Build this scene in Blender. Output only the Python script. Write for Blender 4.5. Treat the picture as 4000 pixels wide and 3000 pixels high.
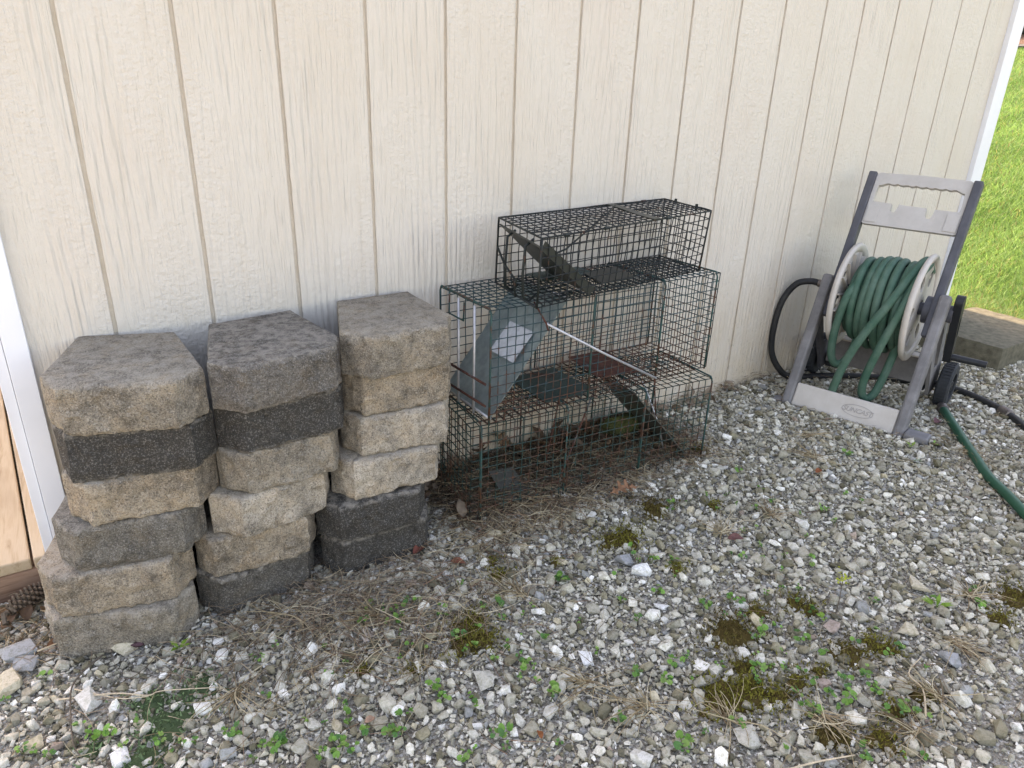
import bpy, math, random
import numpy as np
from mathutils import Vector, Matrix, noise as mnoise
from mathutils.geometry import tessellate_polygon
random.seed(7); rng = np.random.default_rng(7)
for o in list(bpy.data.objects): bpy.data.objects.remove(o)
S = bpy.context.scene
C = S.collection
R = math.radians

# ------------------------------------------------------------------ camera
yaw, pitch, roll = R(32.856), R(22.905), R(1.947)
fwd = Vector((math.sin(yaw)*math.cos(pitch), math.cos(yaw)*math.cos(pitch), -math.sin(pitch)))
rgt = Vector((math.cos(yaw), -math.sin(yaw), 0)); upv = rgt.cross(fwd)
r2 = rgt*math.cos(roll)+upv*math.sin(roll); u2 = -rgt*math.sin(roll)+upv*math.cos(roll)
cd = bpy.data.cameras.new('camera'); cam = bpy.data.objects.new('camera', cd); C.objects.link(cam)
M4 = Matrix((r2, u2, -fwd)).transposed().to_4x4(); M4.translation = Vector((.1394, -1.7067, 1.135))
cam.matrix_world = M4
cd.sensor_width = 36; cd.lens = 36*2773/4000; cd.clip_start = .05; cd.clip_end = 500
S.camera = cam
S.render.resolution_x, S.render.resolution_y = 1024, 768

# ------------------------------------------------------------------ sky and sun
SUN_EL, SUN_AZ = R(52), R(2)          # azimuth measured from +y towards +x
w = bpy.data.worlds.new('World'); S.world = w; w.use_nodes = True
nt = w.node_tree
sky = nt.nodes.new('ShaderNodeTexSky'); sky.sky_type = 'NISHITA'; sky.sun_disc = False
sky.sun_elevation = SUN_EL; sky.sun_rotation = SUN_AZ
sky.air_density = 1.0; sky.dust_density = 1.6; sky.ozone_density = .6
bg = nt.nodes['Background']; bg.inputs[1].default_value = .15
nt.links.new(sky.outputs[0], bg.inputs[0])
sd = bpy.data.lights.new('sun', 'SUN'); sd.energy = 2.3; sd.angle = R(.53); sd.color = (1, .94, .84)
sun = bpy.data.objects.new('sun', sd); C.objects.link(sun)
tosun = Vector((math.sin(SUN_AZ)*math.cos(SUN_EL), math.cos(SUN_AZ)*math.cos(SUN_EL), math.sin(SUN_EL)))
sun.rotation_euler = tosun.to_track_quat('Z', 'Y').to_euler(); sun.location = (6, 8, 9)
vs = S.view_settings
vs.view_transform = 'Standard'; vs.look = 'None'; vs.gamma = 1; vs.exposure = 2.31
vs.use_white_balance = True; vs.white_balance_temperature = 9000; vs.white_balance_tint = 20   # daylight shade, as the phone balanced it

# ------------------------------------------------------------------ helpers
def srgb(r, g, b):
    f = lambda c: c/12.92 if c <= .04045 else ((c+.055)/1.055)**2.4
    return (f(r/255), f(g/255), f(b/255))
def tag(o, label=None, cat=None, group=None, kind=None):
    if label: o['label'] = label
    if cat: o['category'] = cat
    if group: o['group'] = group
    if kind: o['kind'] = kind
    return o
def empty(name, loc, label=None, cat=None, group=None):
    o = bpy.data.objects.new(name, None); C.objects.link(o); o.location = loc; o.empty_display_size = .05
    return tag(o, label, cat, group)
def gz(x): return .026*min(max(x, -3), 3.9)
class MB:
    """collects geometry in world coordinates; build() links it as one mesh object"""
    def __init__(s): s.v = []; s.f = []
    def add(s, vs_, fs):
        b = len(s.v); s.v += [tuple(p) for p in vs_]; s.f += [tuple(i+b for i in f) for f in fs]; return s
    def box(s, a, b, fr=None):
        (x0, y0, z0), (x1, y1, z1) = a, b
        V = [(x0,y0,z0),(x1,y0,z0),(x1,y1,z0),(x0,y1,z0),(x0,y0,z1),(x1,y0,z1),(x1,y1,z1),(x0,y1,z1)]
        if fr: V = [fr(p) for p in V]
        return s.add(V, [(0,3,2,1),(4,5,6,7),(0,1,5,4),(1,2,6,5),(2,3,7,6),(3,0,4,7)])
    def tube(s, pts, r, n=6, cap=True, sc=(1, 1)):
        P = [Vector(p) for p in pts]; m = len(P); rr = r if hasattr(r, '__len__') else [r]*m
        V = []; prev = None
        for i in range(m):
            t = (P[min(i+1, m-1)]-P[max(i-1, 0)]).normalized()
            if prev is None:
                a = Vector((0, 0, 1)) if abs(t.z) < .9 else Vector((1, 0, 0)); nx = t.cross(a).normalized()
            else:
                nx = prev-t*prev.dot(t)
                nx = nx.normalized() if nx.length > 1e-6 else t.orthogonal().normalized()
            ny = t.cross(nx); prev = nx
            for k in range(n):
                a = 2*math.pi*k/n; V.append(P[i]+(nx*math.cos(a)*sc[0]+ny*math.sin(a)*sc[1])*rr[i])
        F = [(i*n+k, i*n+(k+1) % n, (i+1)*n+(k+1) % n, (i+1)*n+k) for i in range(m-1) for k in range(n)]
        if cap: F += [tuple(range(n))[::-1], tuple((m-1)*n+k for k in range(n))]
        return s.add(V, F)
    def poly(s, loops, th, fr):
        """extrude outline (first loop) with holes by th; fr maps (a,b,c) to world"""
        L3 = [[Vector((a, b, 0)) for a, b in l] for l in loops]
        flat = [p for l in loops for p in l]; n = len(flat)
        tri = tessellate_polygon(L3)
        V = [fr((a, b, 0)) for a, b in flat]+[fr((a, b, th)) for a, b in flat]
        F = [tuple(t) for t in tri]+[tuple(i+n for i in reversed(t)) for t in tri]
        o = 0
        for l in loops:
            m = len(l); F += [(o+i, o+(i+1) % m, o+(i+1) % m+n, o+i+n) for i in range(m)]; o += m
        return s.add(V, F)
    def lathe(s, prof, fr, n=32, close=False):
        """prof: list of (axial, radius); axis along the first frame coordinate"""
        V = [fr((a, r*math.cos(2*math.pi*k/n), r*math.sin(2*math.pi*k/n))) for a, r in prof for k in range(n)]
        m = len(prof); E = m if close else m-1
        F = [(i*n+k, i*n+(k+1) % n, ((i+1) % m)*n+(k+1) % n, ((i+1) % m)*n+k) for i in range(E) for k in range(n)]
        return s.add(V, F)
    def build(s, name, mat, parent=None, origin=None, smooth=False, recalc=True, bevel=0, autos=None):
        me = bpy.data.meshes.new(name)
        og = Vector(origin) if origin is not None else (parent_world(parent) if parent else Vector((0, 0, 0)))
        me.from_pydata([Vector(p)-og for p in s.v], [], s.f)
        if recalc:
            import bmesh
            bm = bmesh.new(); bm.from_mesh(me); bmesh.ops.recalc_face_normals(bm, faces=bm.faces); bm.to_mesh(me); bm.free()
        o = bpy.data.objects.new(name, me); C.objects.link(o)
        if mat: me.materials.append(mat)
        if parent: o.parent = parent
        else: o.location = og
        if smooth: me.shade_smooth()
        if autos is not None: me.shade_smooth(); me.set_sharp_from_angle(angle=R(autos))
        if bevel:
            b = o.modifiers.new('bevel', 'BEVEL'); b.width = bevel; b.segments = 2; b.limit_method = 'ANGLE'
        return o
def parent_world(p):
    v = Vector(p.location)
    while p.parent: p = p.parent; v = v+Vector(p.location)
    return v
def raw_mesh(name, V, F, mat, colors=None, smooth=False):
    """fast numpy mesh of triangles; colors per vertex"""
    me = bpy.data.meshes.new(name); V = np.asarray(V, np.float32); F = np.asarray(F, np.int32)
    me.vertices.add(len(V)); me.vertices.foreach_set('co', V.ravel())
    k = F.shape[1]
    me.loops.add(F.size); me.loops.foreach_set('vertex_index', F.ravel())
    me.polygons.add(len(F)); me.polygons.foreach_set('loop_start', np.arange(0, F.size, k, dtype=np.int32))
    if colors is not None:
        a = me.color_attributes.new('col', 'FLOAT_COLOR', 'POINT')
        a.data.foreach_set('color', np.c_[colors, np.ones(len(colors))].astype(np.float32).ravel())
    me.update(calc_edges=True)
    if smooth: me.shade_smooth()
    else: me.shade_flat()
    o = bpy.data.objects.new(name, me); C.objects.link(o); me.materials.append(mat)
    return o

# ------------------------------------------------------------------ materials
class N:
    """tiny node builder"""
    def __init__(s, name, rough=.8, spec=.3):
        s.m = bpy.data.materials.new(name); s.m.use_nodes = True; s.t = s.m.node_tree
        s.b = s.t.nodes['Principled BSDF']; s.b.inputs['Roughness'].default_value = rough
        s.b.inputs['Specular IOR Level'].default_value = spec
    def n(s, ty, **kw):
        x = s.t.nodes.new(ty)
        for k, v in kw.items(): setattr(x, k, v)
        return x
    def set(s, sock, v):
        if hasattr(v, 'node'): s.t.links.new(v, sock)
        elif isinstance(v, (tuple, list)) and len(v) == 3 and sock.type == 'RGBA': sock.default_value = (*v, 1)
        else: sock.default_value = v
    def coord(s, kind='Object', scale=(1, 1, 1), off=None):
        if kind == 'World': src = s.n('ShaderNodeNewGeometry').outputs['Position']
        else: src = s.n('ShaderNodeTexCoord').outputs[kind]
        mp = s.n('ShaderNodeMapping'); s.set(mp.inputs['Vector'], src); mp.inputs['Scale'].default_value = scale
        if off is not None: s.set(mp.inputs['Location'], off)
        return mp.outputs[0]
    def rnd(s, mul=60.):
        i = s.n('ShaderNodeObjectInfo'); m = s.n('ShaderNodeMath', operation='MULTIPLY'); s.set(m.inputs[0], i.outputs['Random']); m.inputs[1].default_value = mul
        return m.outputs[0]
    def noise(s, vec, scale, detail=3., rough=.55, dist=0.):
        x = s.n('ShaderNodeTexNoise'); s.set(x.inputs['Vector'], vec); x.inputs['Scale'].default_value = scale
        x.inputs['Detail'].default_value = detail; x.inputs['Roughness'].default_value = rough; x.inputs['Distortion'].default_value = dist
        return x.outputs['Fac']
    def voro(s, vec, scale, out='Distance', feature='F1'):
        x = s.n('ShaderNodeTexVoronoi', feature=feature); s.set(x.inputs['Vector'], vec); x.inputs['Scale'].default_value = scale
        return x.outputs[out]
    def ramp(s, fac, stops):
        x = s.n('ShaderNodeValToRGB'); s.set(x.inputs[0], fac); e = x.color_ramp.elements
        while len(e) < len(stops): e.new(.5)
        for i, (p, c) in enumerate(stops):
            e[i].position = p; e[i].color = (c, c, c, 1) if not isinstance(c, tuple) else (*c, 1)
        return x.outputs[0]
    def mix(s, fac, a, b, mode='MIX'):
        x = s.n('ShaderNodeMix', data_type='RGBA', blend_type=mode); s.set(x.inputs[0], fac)
        s.set(x.inputs[6], a); s.set(x.inputs[7], b); return x.outputs[2]
    def mth(s, op, a, b=0.):
        x = s.n('ShaderNodeMath', operation=op); s.set(x.inputs[0], a); s.set(x.inputs[1], b); return x.outputs[0]
    def bump(s, h, strength=.5, dist=.002):
        x = s.n('ShaderNodeBump'); s.set(x.inputs['Height'], h); x.inputs['Strength'].default_value = strength; x.inputs['Distance'].default_value = dist
        s.t.links.new(x.outputs[0], s.b.inputs['Normal'])
    def col(s, c): s.set(s.b.inputs['Base Color'], c); return s
def offvec(n, v):
    x = n.n('ShaderNodeCombineXYZ'); n.set(x.inputs[0], v); n.set(x.inputs[1], v); n.set(x.inputs[2], v); return x.outputs[0]
def simple(name, c, rough=.6, var=.12, scale=30., bump=.15, metal=0., spec=.4, bd=.001):
    n = N(name, rough, spec); v = n.coord('Object'); f = n.noise(v, scale, 5.)
    a = tuple(x*(1-var) for x in c); b = tuple(min(x*(1+var), 1) for x in c)
    n.col(n.ramp(f, [(.3, a), (.7, b)])); n.b.inputs['Metallic'].default_value = metal
    if bump: n.bump(n.noise(v, scale*6, 3.), bump, bd)
    return n.m

def mat_siding():
    n = N('painted_siding', .55, .35); off = offvec(n, n.rnd(70))
    fine = n.noise(n.coord('World', (150, 150, 13), off), 1., 2., .5)
    wv = n.n('ShaderNodeTexWave', wave_type='BANDS', bands_direction='X'); n.set(wv.inputs['Vector'], n.coord('World', (1, 1, .12), off))
    wv.inputs['Scale'].default_value = 17; wv.inputs['Distortion'].default_value = 7; wv.inputs['Detail'].default_value = 2.2
    wv.inputs['Detail Scale'].default_value = 1.3; wv.inputs['Detail Roughness'].default_value = .55
    blot = n.noise(n.coord('World', (70, 70, 95), off), 1., 3., .6)
    mk = n.ramp(n.noise(n.coord('World', (9, 9, 1.7), off), 1., 2.), [(.42, 0.), (.58, 1.)])
    mk2 = n.ramp(n.noise(n.coord('World', (7, 7, 2.6), off), 1., 2.), [(.45, 0.), (.56, 1.)])
    h = n.mix(mk, n.mth('MULTIPLY', fine, .62), n.mth('ADD', n.mth('MULTIPLY', wv.outputs['Fac'], .26), n.mth('MULTIPLY', fine, .45)))
    h = n.mix(n.mth('MULTIPLY', mk2, .6), h, n.mth('ADD', n.mth('MULTIPLY', blot, .62), n.mth('MULTIPLY', fine, .25))); h = n.mth('ADD', h, n.mth('MULTIPLY', n.noise(n.coord('World', (26, 26, 40), off), 1., 4., .6), .22))
    n.bump(h, 1., .0095)
    big = n.noise(n.coord('World', (2.2, 2.2, 1.3)), 1., 4.)
    c = n.ramp(big, [(.3, srgb(204, 195, 182)), (.5, srgb(207, 200, 189)), (.72, srgb(205, 195, 183))])
    sep = n.n('ShaderNodeSeparateXYZ'); n.set(sep.inputs[0], n.n('ShaderNodeNewGeometry').outputs['Position'])
    low = n.n('ShaderNodeMapRange'); n.set(low.inputs[0], sep.outputs[2]); low.inputs[1].default_value = .0; low.inputs[2].default_value = .55; low.inputs[3].default_value = 1; low.inputs[4].default_value = 0
    stain_bounce = n.mth('MULTIPLY', low.outputs[0], n.ramp(n.noise(n.coord('World', (14, 14, 7)), 1., 6., .65), [(.25, 0.), (.62, 1.)]))  # low stain, spread higher to paint in the warm tone of bounced light
    c = n.mix(n.mth('MULTIPLY', stain_bounce, .62), c, srgb(196, 172, 136))
    spl = n.mth('MULTIPLY', n.mth('POWER', low.outputs[0], 2.), n.ramp(n.noise(n.coord('World', (60, 60, 40)), 1., 4., .7), [(.60, 0.), (.68, 1.)]))
    c = n.mix(spl, c, srgb(96, 84, 66))
    c = n.mix(n.ramp(n.noise(n.coord('World', (120, 120, 85)), 1., 1., .5), [(.795, 0.), (.83, .7)]), c, srgb(92, 84, 72))
    c = n.mix(n.ramp(n.noise(n.coord('World', (24, 24, 1.1)), 1., 4., .6), [(.56, 0.), (.75, .22)]), c, srgb(178, 162, 138)); n.col(c)
    return n.m
def mat_groove():
    n = N('siding_groove_paint', .8, .2)
    f = n.noise(n.coord('World', (60, 60, 40)), 1., 5., .7)
    n.col(n.ramp(f, [(.3, srgb(196, 184, 167)), (.6, srgb(206, 196, 181)), (.75, srgb(214, 206, 193))])); n.bump(f, .8, .003)
    return n.m
def mat_block():
    n = N('split_face_concrete', .92, .15); off = offvec(n, n.rnd(90)); v = n.coord('Object', (1, 1, 1), off)
    oi = n.n('ShaderNodeObjectInfo'); base = oi.outputs['Color']
    big = n.noise(v, 9., 6., .7)
    c = n.mix(n.ramp(big, [(.40, 0.), (.62, .9)]), base, n.mix(.62, base, srgb(66, 64, 61)))
    tan = n.ramp(n.noise(v, 22., 3.), [(.5, 0.), (.7, .38)]); c = n.mix(tan, c, n.mix(1., base, (1.2, 1.03, .84), 'MULTIPLY'))
    vo = n.n('ShaderNodeTexVoronoi'); n.set(vo.inputs['Vector'], v); vo.inputs['Scale'].default_value = 430
    bw = n.n('ShaderNodeRGBToBW'); n.set(bw.inputs[0], vo.outputs['Color'])
    c = n.mix(n.ramp(bw.outputs[0], [(.66, 0.), (.82, .5)]), c, n.mix(.35, base, (.72, .67, .6)))
    c = n.mix(n.ramp(bw.outputs[0], [(.18, .5), (.34, 0.)]), c, srgb(66, 62, 58))
    blk = n.ramp(n.noise(v, 34., 6., .75), [(.51, 0.), (.66, .5)]); c = n.mix(blk, c, srgb(58, 54, 50))
    grit = n.noise(v, 330., 4., .75); c = n.mix(n.ramp(grit, [(.38, .4), (.5, 0.)]), c, srgb(70, 65, 60)); c = n.mix(n.ramp(grit, [(.56, 0.), (.68, .5)]), c, n.mix(.4, base, (.8, .75, .68)))
    sp_ = n.n('ShaderNodeSeparateXYZ'); n.set(sp_.inputs[0], n.coord('Object')); lip = n.ramp(n.mth('MULTIPLY', sp_.outputs[2], 10.), [(.0, .8), (.10, .0), (.9, .0), (.985, .7)])
    c = n.mix(n.mth('MULTIPLY', lip, n.ramp(n.noise(v, 45., 4., .7), [(.42, 0.), (.6, .8)])), c, srgb(176, 168, 156))
    n.col(c)
    h = n.mth('ADD', n.mix(.4, n.noise(v, 240., 4., .7), vo.outputs['Distance']), n.mth('MULTIPLY', n.noise(v, 95., 4., .65), 1.1)); n.bump(h, 1., .0055)
    return n.m
def mat_stone():
    n = N('crushed_limestone', .85, .25); v = n.coord('World')
    at = n.n('ShaderNodeVertexColor', layer_name='col').outputs[0]
    c = n.mix(n.ramp(n.noise(v, 110., 6., .75), [(.46, 0.), (.60, .9)]), at, n.mix(1., at, (.66, .66, .59), 'MULTIPLY'))
    c = n.mix(n.ramp(n.noise(v, 600., 3., .7), [(.58, 0.), (.66, .7)]), c, n.mix(1., at, (.36, .37, .33), 'MULTIPLY'))
    n.col(c); n.bump(n.noise(v, 420., 4., .7), .5, .002)
    return n.m
def mat_attr(name, rough=.8, spec=.2, trans=0., bump=0.):
    n = N(name, rough, spec); at = n.n('ShaderNodeVertexColor', layer_name='col').outputs[0]
    v = n.coord('World'); c = n.mix(n.ramp(n.noise(v, 90., 3.), [(.35, 0.), (.65, .45)]), at, n.mix(1., at, (.6, .58, .55), 'MULTIPLY'))
    n.col(c)
    if trans:
        tr = n.n('ShaderNodeBsdfTranslucent'); n.set(tr.inputs[0], n.mix(1., c, (1.3, 1.35, 1.), 'MULTIPLY'))
        mx = n.n('ShaderNodeMixShader'); mx.inputs[0].default_value = trans
        n.t.links.new(n.b.outputs[0], mx.inputs[1]); n.t.links.new(tr.outputs[0], mx.inputs[2])
        n.t.links.new(mx.outputs[0], n.t.nodes['Material Output'].inputs[0])
    return n.m
def mat_soil():
    n = N('gravel_fines', .95, .1); v = n.coord('World')
    vo = n.n('ShaderNodeTexVoronoi'); n.set(vo.inputs['Vector'], v); vo.inputs['Scale'].default_value = 190
    bw = n.n('ShaderNodeRGBToBW'); n.set(bw.inputs[0], vo.outputs['Color'])
    c = n.ramp(bw.outputs[0], [(.15, srgb(116, 111, 100)), (.45, srgb(154, 149, 138)), (.7, srgb(178, 174, 162)), (.9, srgb(208, 204, 195))])
    c = n.mix(n.ramp(n.noise(v, 7., 4.), [(.45, 0.), (.65, .4)]), c, srgb(98, 90, 74)); n.col(c)
    n.bump(n.mth('SUBTRACT', 1., vo.outputs['Distance']), 1., .006)
    return n.m
def mat_lawn():
    n = N('turf_soil', .95, .1); v = n.coord('World')
    n.col(n.ramp(n.noise(v, 5., 6., .7), [(.3, srgb(70, 80, 44)), (.55, srgb(92, 108, 58)), (.75, srgb(126, 120, 80))])); n.bump(n.noise(v, 60., 4.), .8, .02)
    return n.m
def mat_wire(name, paint, rustamt, zfade=0.):
    """painted wire with rust; more rust on the low parts"""
    n = N(name, .6, .4); v = n.coord('World')
    f = n.noise(v, 26., 5., .75)
    if zfade:
        sep = n.n('ShaderNodeSeparateXYZ'); n.set(sep.inputs[0], n.coord('Object')); f = n.mth('SUBTRACT', f, n.mth('MULTIPLY', sep.outputs[2], zfade))
    r = n.ramp(f, [(.5-rustamt, 0.), (.56-rustamt, 1.)])
    rc = n.ramp(n.noise(v, 150., 4.), [(.3, srgb(54, 37, 29)), (.55, srgb(82, 54, 40)), (.75, srgb(110, 70, 48))])
    pc = n.ramp(n.noise(v, 60., 3.), [(.35, tuple(x*.6 for x in paint)), (.7, paint)])
    n.col(n.mix(r, pc, rc)); n.bump(n.noise(v, 500., 3.), .4, .001)
    return n.m
def mat_sheet(name, c, rust=0., metal=.7, rough=.45, rustz=None):
    n = N(name, rough, .5); v = n.coord('Object')
    f = n.noise(v, 9., 5., .65); sp = n.noise(v, 45., 4.)
    base = n.mix(n.ramp(sp, [(.35, 0.), (.7, 1.)]), tuple(x*.72 for x in c), c); b = n.b
    if rust or rustz:
        if rustz:
            sep = n.n('ShaderNodeSeparateXYZ'); n.set(sep.inputs[0], v); f = n.mth('ADD', f, n.mth('MULTIPLY', n.mth('SUBTRACT', rustz, sep.outputs[2]), 6.))
        r = n.ramp(f, [(.60-rust, 0.), (.66-rust, 1.)])
        rc = n.ramp(n.noise(v, 60., 5.), [(.3, srgb(62, 36, 28)), (.7, srgb(100, 58, 44))])
        n.col(n.mix(r, base, rc)); n.set(b.inputs['Metallic'], n.mth('MULTIPLY', n.mth('SUBTRACT', 1., r), metal))
        n.set(b.inputs['Roughness'], n.ramp(r, [(0., rough), (1., .9)]))
    else:
        n.col(base); b.inputs['Metallic'].default_value = metal
    n.bump(sp, .2, .002)
    return n.m
def mat_wood(name, a, b, dark, scale=(60, 3, 60), knots=True):
    n = N(name, .75, .25); off = offvec(n, n.rnd(30)); v = n.coord('Object', scale, off)
    g = n.noise(v, 1., 5., .65, .6); c = n.ramp(g, [(.3, a), (.52, b), (.62, a), (.75, dark)])
    st = n.ramp(n.noise(n.coord('Object', (9, 2.5, 9), off), 1., 3.), [(.5, 0.), (.7, .5)]); c = n.mix(st, c, dark)
    n.col(c); n.bump(g, .35, .003)
    return n.m
def mat_plastic(name, c, chalk, amt=.5, rough=.55):
    n = N(name, rough, .35); v = n.coord('Object')
    f = n.noise(v, 12., 6., .7); s = n.noise(n.coord('Object', (30, 160, 30)), 1., 3.)
    m = n.mth('MULTIPLY', n.ramp(f, [(.4, 0.), (.68, 1.)]), amt)
    cc = n.mix(m, c, chalk); cc = n.mix(n.ramp(s, [(.66, 0.), (.72, .35)]), cc, chalk)
    n.col(cc); n.bump(n.noise(v, 350., 3.), .12, .001)
    return n.m
M = dict(
 siding=mat_siding(), groove=mat_groove(), block=mat_block(), stone=mat_stone(), soil=mat_soil(), lawn=mat_lawn(),
 white=simple('white_trim_paint', srgb(226, 228, 232), .5, .03, 8., .25),
 grass=mat_attr('grass_blades', .6, .3, .4), straw=mat_attr('dry_straw', .8, .2), weed=mat_attr('weed_leaves', .55, .3, .25), mossm=mat_attr('moss', .95, .05), leafm=mat_attr('dead_leaf', .75, .2, .12),
 wire_top=mat_wire('dark_green_wire', srgb(34, 40, 42), -.1), wire_mid=mat_wire('teal_wire_with_rust', srgb(42, 72, 76), .10, .7), wire_low=mat_wire('rusty_green_wire', srgb(40, 66, 60), .05, .25),
 rod_teal=mat_wire('teal_frame_rod', srgb(38, 78, 74), .01), rod_dark=mat_wire('dark_frame_rod', srgb(32, 40, 38), -.08), rod_silver=mat_sheet('zinc_rod', srgb(200, 200, 202), .0, .4, .4),
 rod_rust=mat_sheet('rusty_rod', srgb(120, 118, 118), .2, .4, .6),
 zinc=mat_sheet('galvanised_sheet', srgb(158, 174, 176), 0., .65, .36, rustz=-.045), dark_sheet=mat_sheet('dark_painted_sheet', srgb(52, 56, 52), 0., .2, .45), olive_sheet=mat_sheet('weathered_dark_sheet', srgb(104, 103, 96), 0., .35, .5),
 rust_sheet=mat_sheet('rusted_trip_plate', srgb(120, 120, 120), .25, .3, .6), teal_sheet=mat_sheet('teal_painted_sheet', srgb(50, 72, 68), .02, .1, .55), sticker=simple('worn_paper_sticker', srgb(196, 200, 204), .7, .15, 60.),
 plank=mat_wood('treated_pine', srgb(172, 150, 122), srgb(186, 166, 140), srgb(132, 106, 80), (70, 4, 70)), beam=mat_wood('weathered_skid_timber', srgb(128, 96, 78), srgb(158, 128, 108), srgb(84, 60, 48), (4, 60, 60)),
 concrete=simple('rough_concrete', srgb(106, 102, 88), .95, .3, 40., .8, spec=.1, bd=.004),
 leg=mat_plastic('grey_plastic_leg', srgb(107, 105, 105), srgb(150, 148, 148), .5), pale=mat_plastic('pale_taupe_plastic', srgb(184, 177, 168), srgb(206, 201, 195), .5), handle=mat_plastic('light_grey_plastic', srgb(178, 174, 169), srgb(200, 197, 193), .5),
 upright=mat_plastic('dark_grey_plastic', srgb(74, 75, 81), srgb(98, 99, 106), .5), black=mat_plastic('black_plastic', srgb(30, 32, 35), srgb(52, 55, 58), .5, .5), tyre=simple('black_tyre', srgb(44, 47, 50), .8, .25, 40.),
 hose=mat_plastic('green_hose_rubber', srgb(54, 92, 76), srgb(92, 116, 103), .7, .65), hose2=mat_plastic('dark_green_hose_rubber', srgb(28, 78, 58), srgb(58, 104, 84), .3, .5), bhose=mat_plastic('black_hose_rubber', srgb(30, 31, 33), srgb(70, 70, 68), .5, .6),
 badge=simple('badge_relief_shade', srgb(158, 152, 147), .6, .05, 40.), brass=simple('weathered_coupling', srgb(112, 104, 98), .5, .3, 80., .5, .5), cone=simple('pine_cone_scales', srgb(96, 82, 68), .85, .4, 60.),
 twig=simple('twig_bark', srgb(92, 82, 70), .9, .3, 60.), twigp=simple('pale_dry_stick', srgb(196, 178, 150), .85, .2, 60.), mulch=simple('bark_mulch', srgb(110, 84, 70), .95, .5, 25., .9, bd=.02), darkfol=simple('dark_shrub_leaves', srgb(52, 64, 46), .7, .5, 8.),
 roofm=simple('asphalt_shingle', srgb(86, 82, 78), .9, .3, 30.), inside=simple('bare_stud_wall', srgb(150, 120, 88), .9, .2, 10.), mossrock=simple('mossy_rock', srgb(78, 82, 48), .95, .5, 22., .9, bd=.004),
)

# ------------------------------------------------------------------ ground and lawn
def terrain(x, y):
    x = np.asarray(x, float); z = .026*np.clip(x, -3, 3.9)
    return z+.17*np.clip(x-4.3, 0, 14)*(1-.0*y)+.02*np.sin(x*.9)*np.clip((x-5)/4, 0, 1)
def sheet(name, xs, ys, mat, lift=0.):
    X, Y = np.meshgrid(xs, ys, indexing='ij'); Z = terrain(X, Y)+lift; m, k = X.shape
    V = np.stack([X, Y, Z], -1).reshape(-1, 3); i = np.arange((m-1)*k).reshape(m-1, k)[:, :-1].ravel()
    o = raw_mesh(name, V, np.stack([i, i+k, i+k+1, i+1], 1), mat, smooth=True); return tag(o, kind='structure')
sheet('ground', np.r_[-120, -40, -10, np.linspace(-4, 20, 97), 40, 120], np.r_[-120, -40, -10, np.linspace(-5, 14, 40), 40, 120], M['soil'], -.002)
sheet('lawn', np.r_[np.linspace(3.93, 15.2, 50)], np.linspace(-6, 12, 30), M['lawn'], .012)
sheet('mulch_bed', np.linspace(15.2, 19.5, 16), np.linspace(-6, 12, 30), M['mulch'], .03)

# ------------------------------------------------------------------ shed
G = .2032; ZT = 2.5
shed = empty('shed', (1.8, 0, 0), 'cream painted shed with vertical grooved siding and white trim', 'shed')
def strip(x0, x1, z0, z1, seed):
    m = MB(); k = 110; rr = random.Random(seed); V = []; F = []
    for i in range(k+1):
        z = z0+(z1-z0)*i/k; a = x0+rr.gauss(0, .00028)*(0 < i < k); b = x1+rr.gauss(0, .00028)*(0 < i < k)
        V += [(a, .009, z), (a+.0006, .0008, z), (a+.002, 0, z), (b-.002, 0, z), (b-.0006, .0008, z), (b, .009, z)]
    for i in range(k):
        for j in range(5): F.append((i*6+j, i*6+j+1, i*6+6+j+1, i*6+6+j))
    return m.add(V, F)
for k in range(0, 18):
    a = .036 if k == 0 else k*G+.0038; b = 3.64 if k == 17 else (k+1)*G-.0038
    strip(a, b, gz(a)-.03, ZT, k).build('siding_board', M['siding'], shed, recalc=False, smooth=False)
MB().box((.03, .007, -.05), (3.65, .02, ZT)).build('groove_backing', M['groove'], shed)
tl = MB().box((-.002, -.016, -.04), (.040, .02, ZT)); tl.build('left_trim_front', M['white'], shed, bevel=.0015)  # front board of the left corner trim; there is no door
MB().box((-.0245, -.008, .0), (-.0035, .10, ZT)).build('left_trim_return', M['white'], shed, bevel=.0015)  # return board of the same corner trim
MB().box((3.640, -.021, .04), (3.728, .019, ZT)).build('corner_trim', M['white'], shed, bevel=.002)
MB().box((3.655, .0205, .04), (3.728, .11, ZT)).build('corner_trim', M['white'], shed, bevel=.002)
MB().box((3.60, .111, .0), (3.708, 3.2, ZT)).build('side_wall', M['siding'], shed)
MB().box((-.0215, 3.08, 0), (3.595, 3.2, ZT)).build('rear_wall', M['siding'], shed)
MB().box((-.0215, .1005, .0), (.028, 3.075, ZT)).build('side_wall', M['siding'], shed)
MB().add([(-.24, -.22, 2.50), (3.9, -.22, 2.50), (3.9, 1.6, 3.2), (-.24, 1.6, 3.2), (-.24, 3.4, 2.50), (3.9, 3.4, 2.50),
          (-.24, -.22, 2.56), (3.9, -.22, 2.56), (3.9, 1.6, 3.26), (-.24, 1.6, 3.26), (-.24, 3.4, 2.56), (3.9, 3.4, 2.56)],
         [(0,3,2,1),(3,4,5,2),(6,7,8,9),(9,8,11,10),(0,1,7,6),(1,2,8,7),(2,5,11,8),(5,4,10,11),(4,3,9,10),(3,0,6,9)]).build('roof', M['roofm'], shed, recalc=False)
MB().add([(3.66, .12, 2.5), (3.66, 3.1, 2.5), (3.66, 1.6, 3.19), (3.62, .12, 2.5), (3.62, 3.1, 2.5), (3.62, 1.6, 3.19)], [(0,1,2),(5,4,3),(0,2,5,3),(1,4,5,2)]).build('gable', M['siding'], shed)
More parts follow.
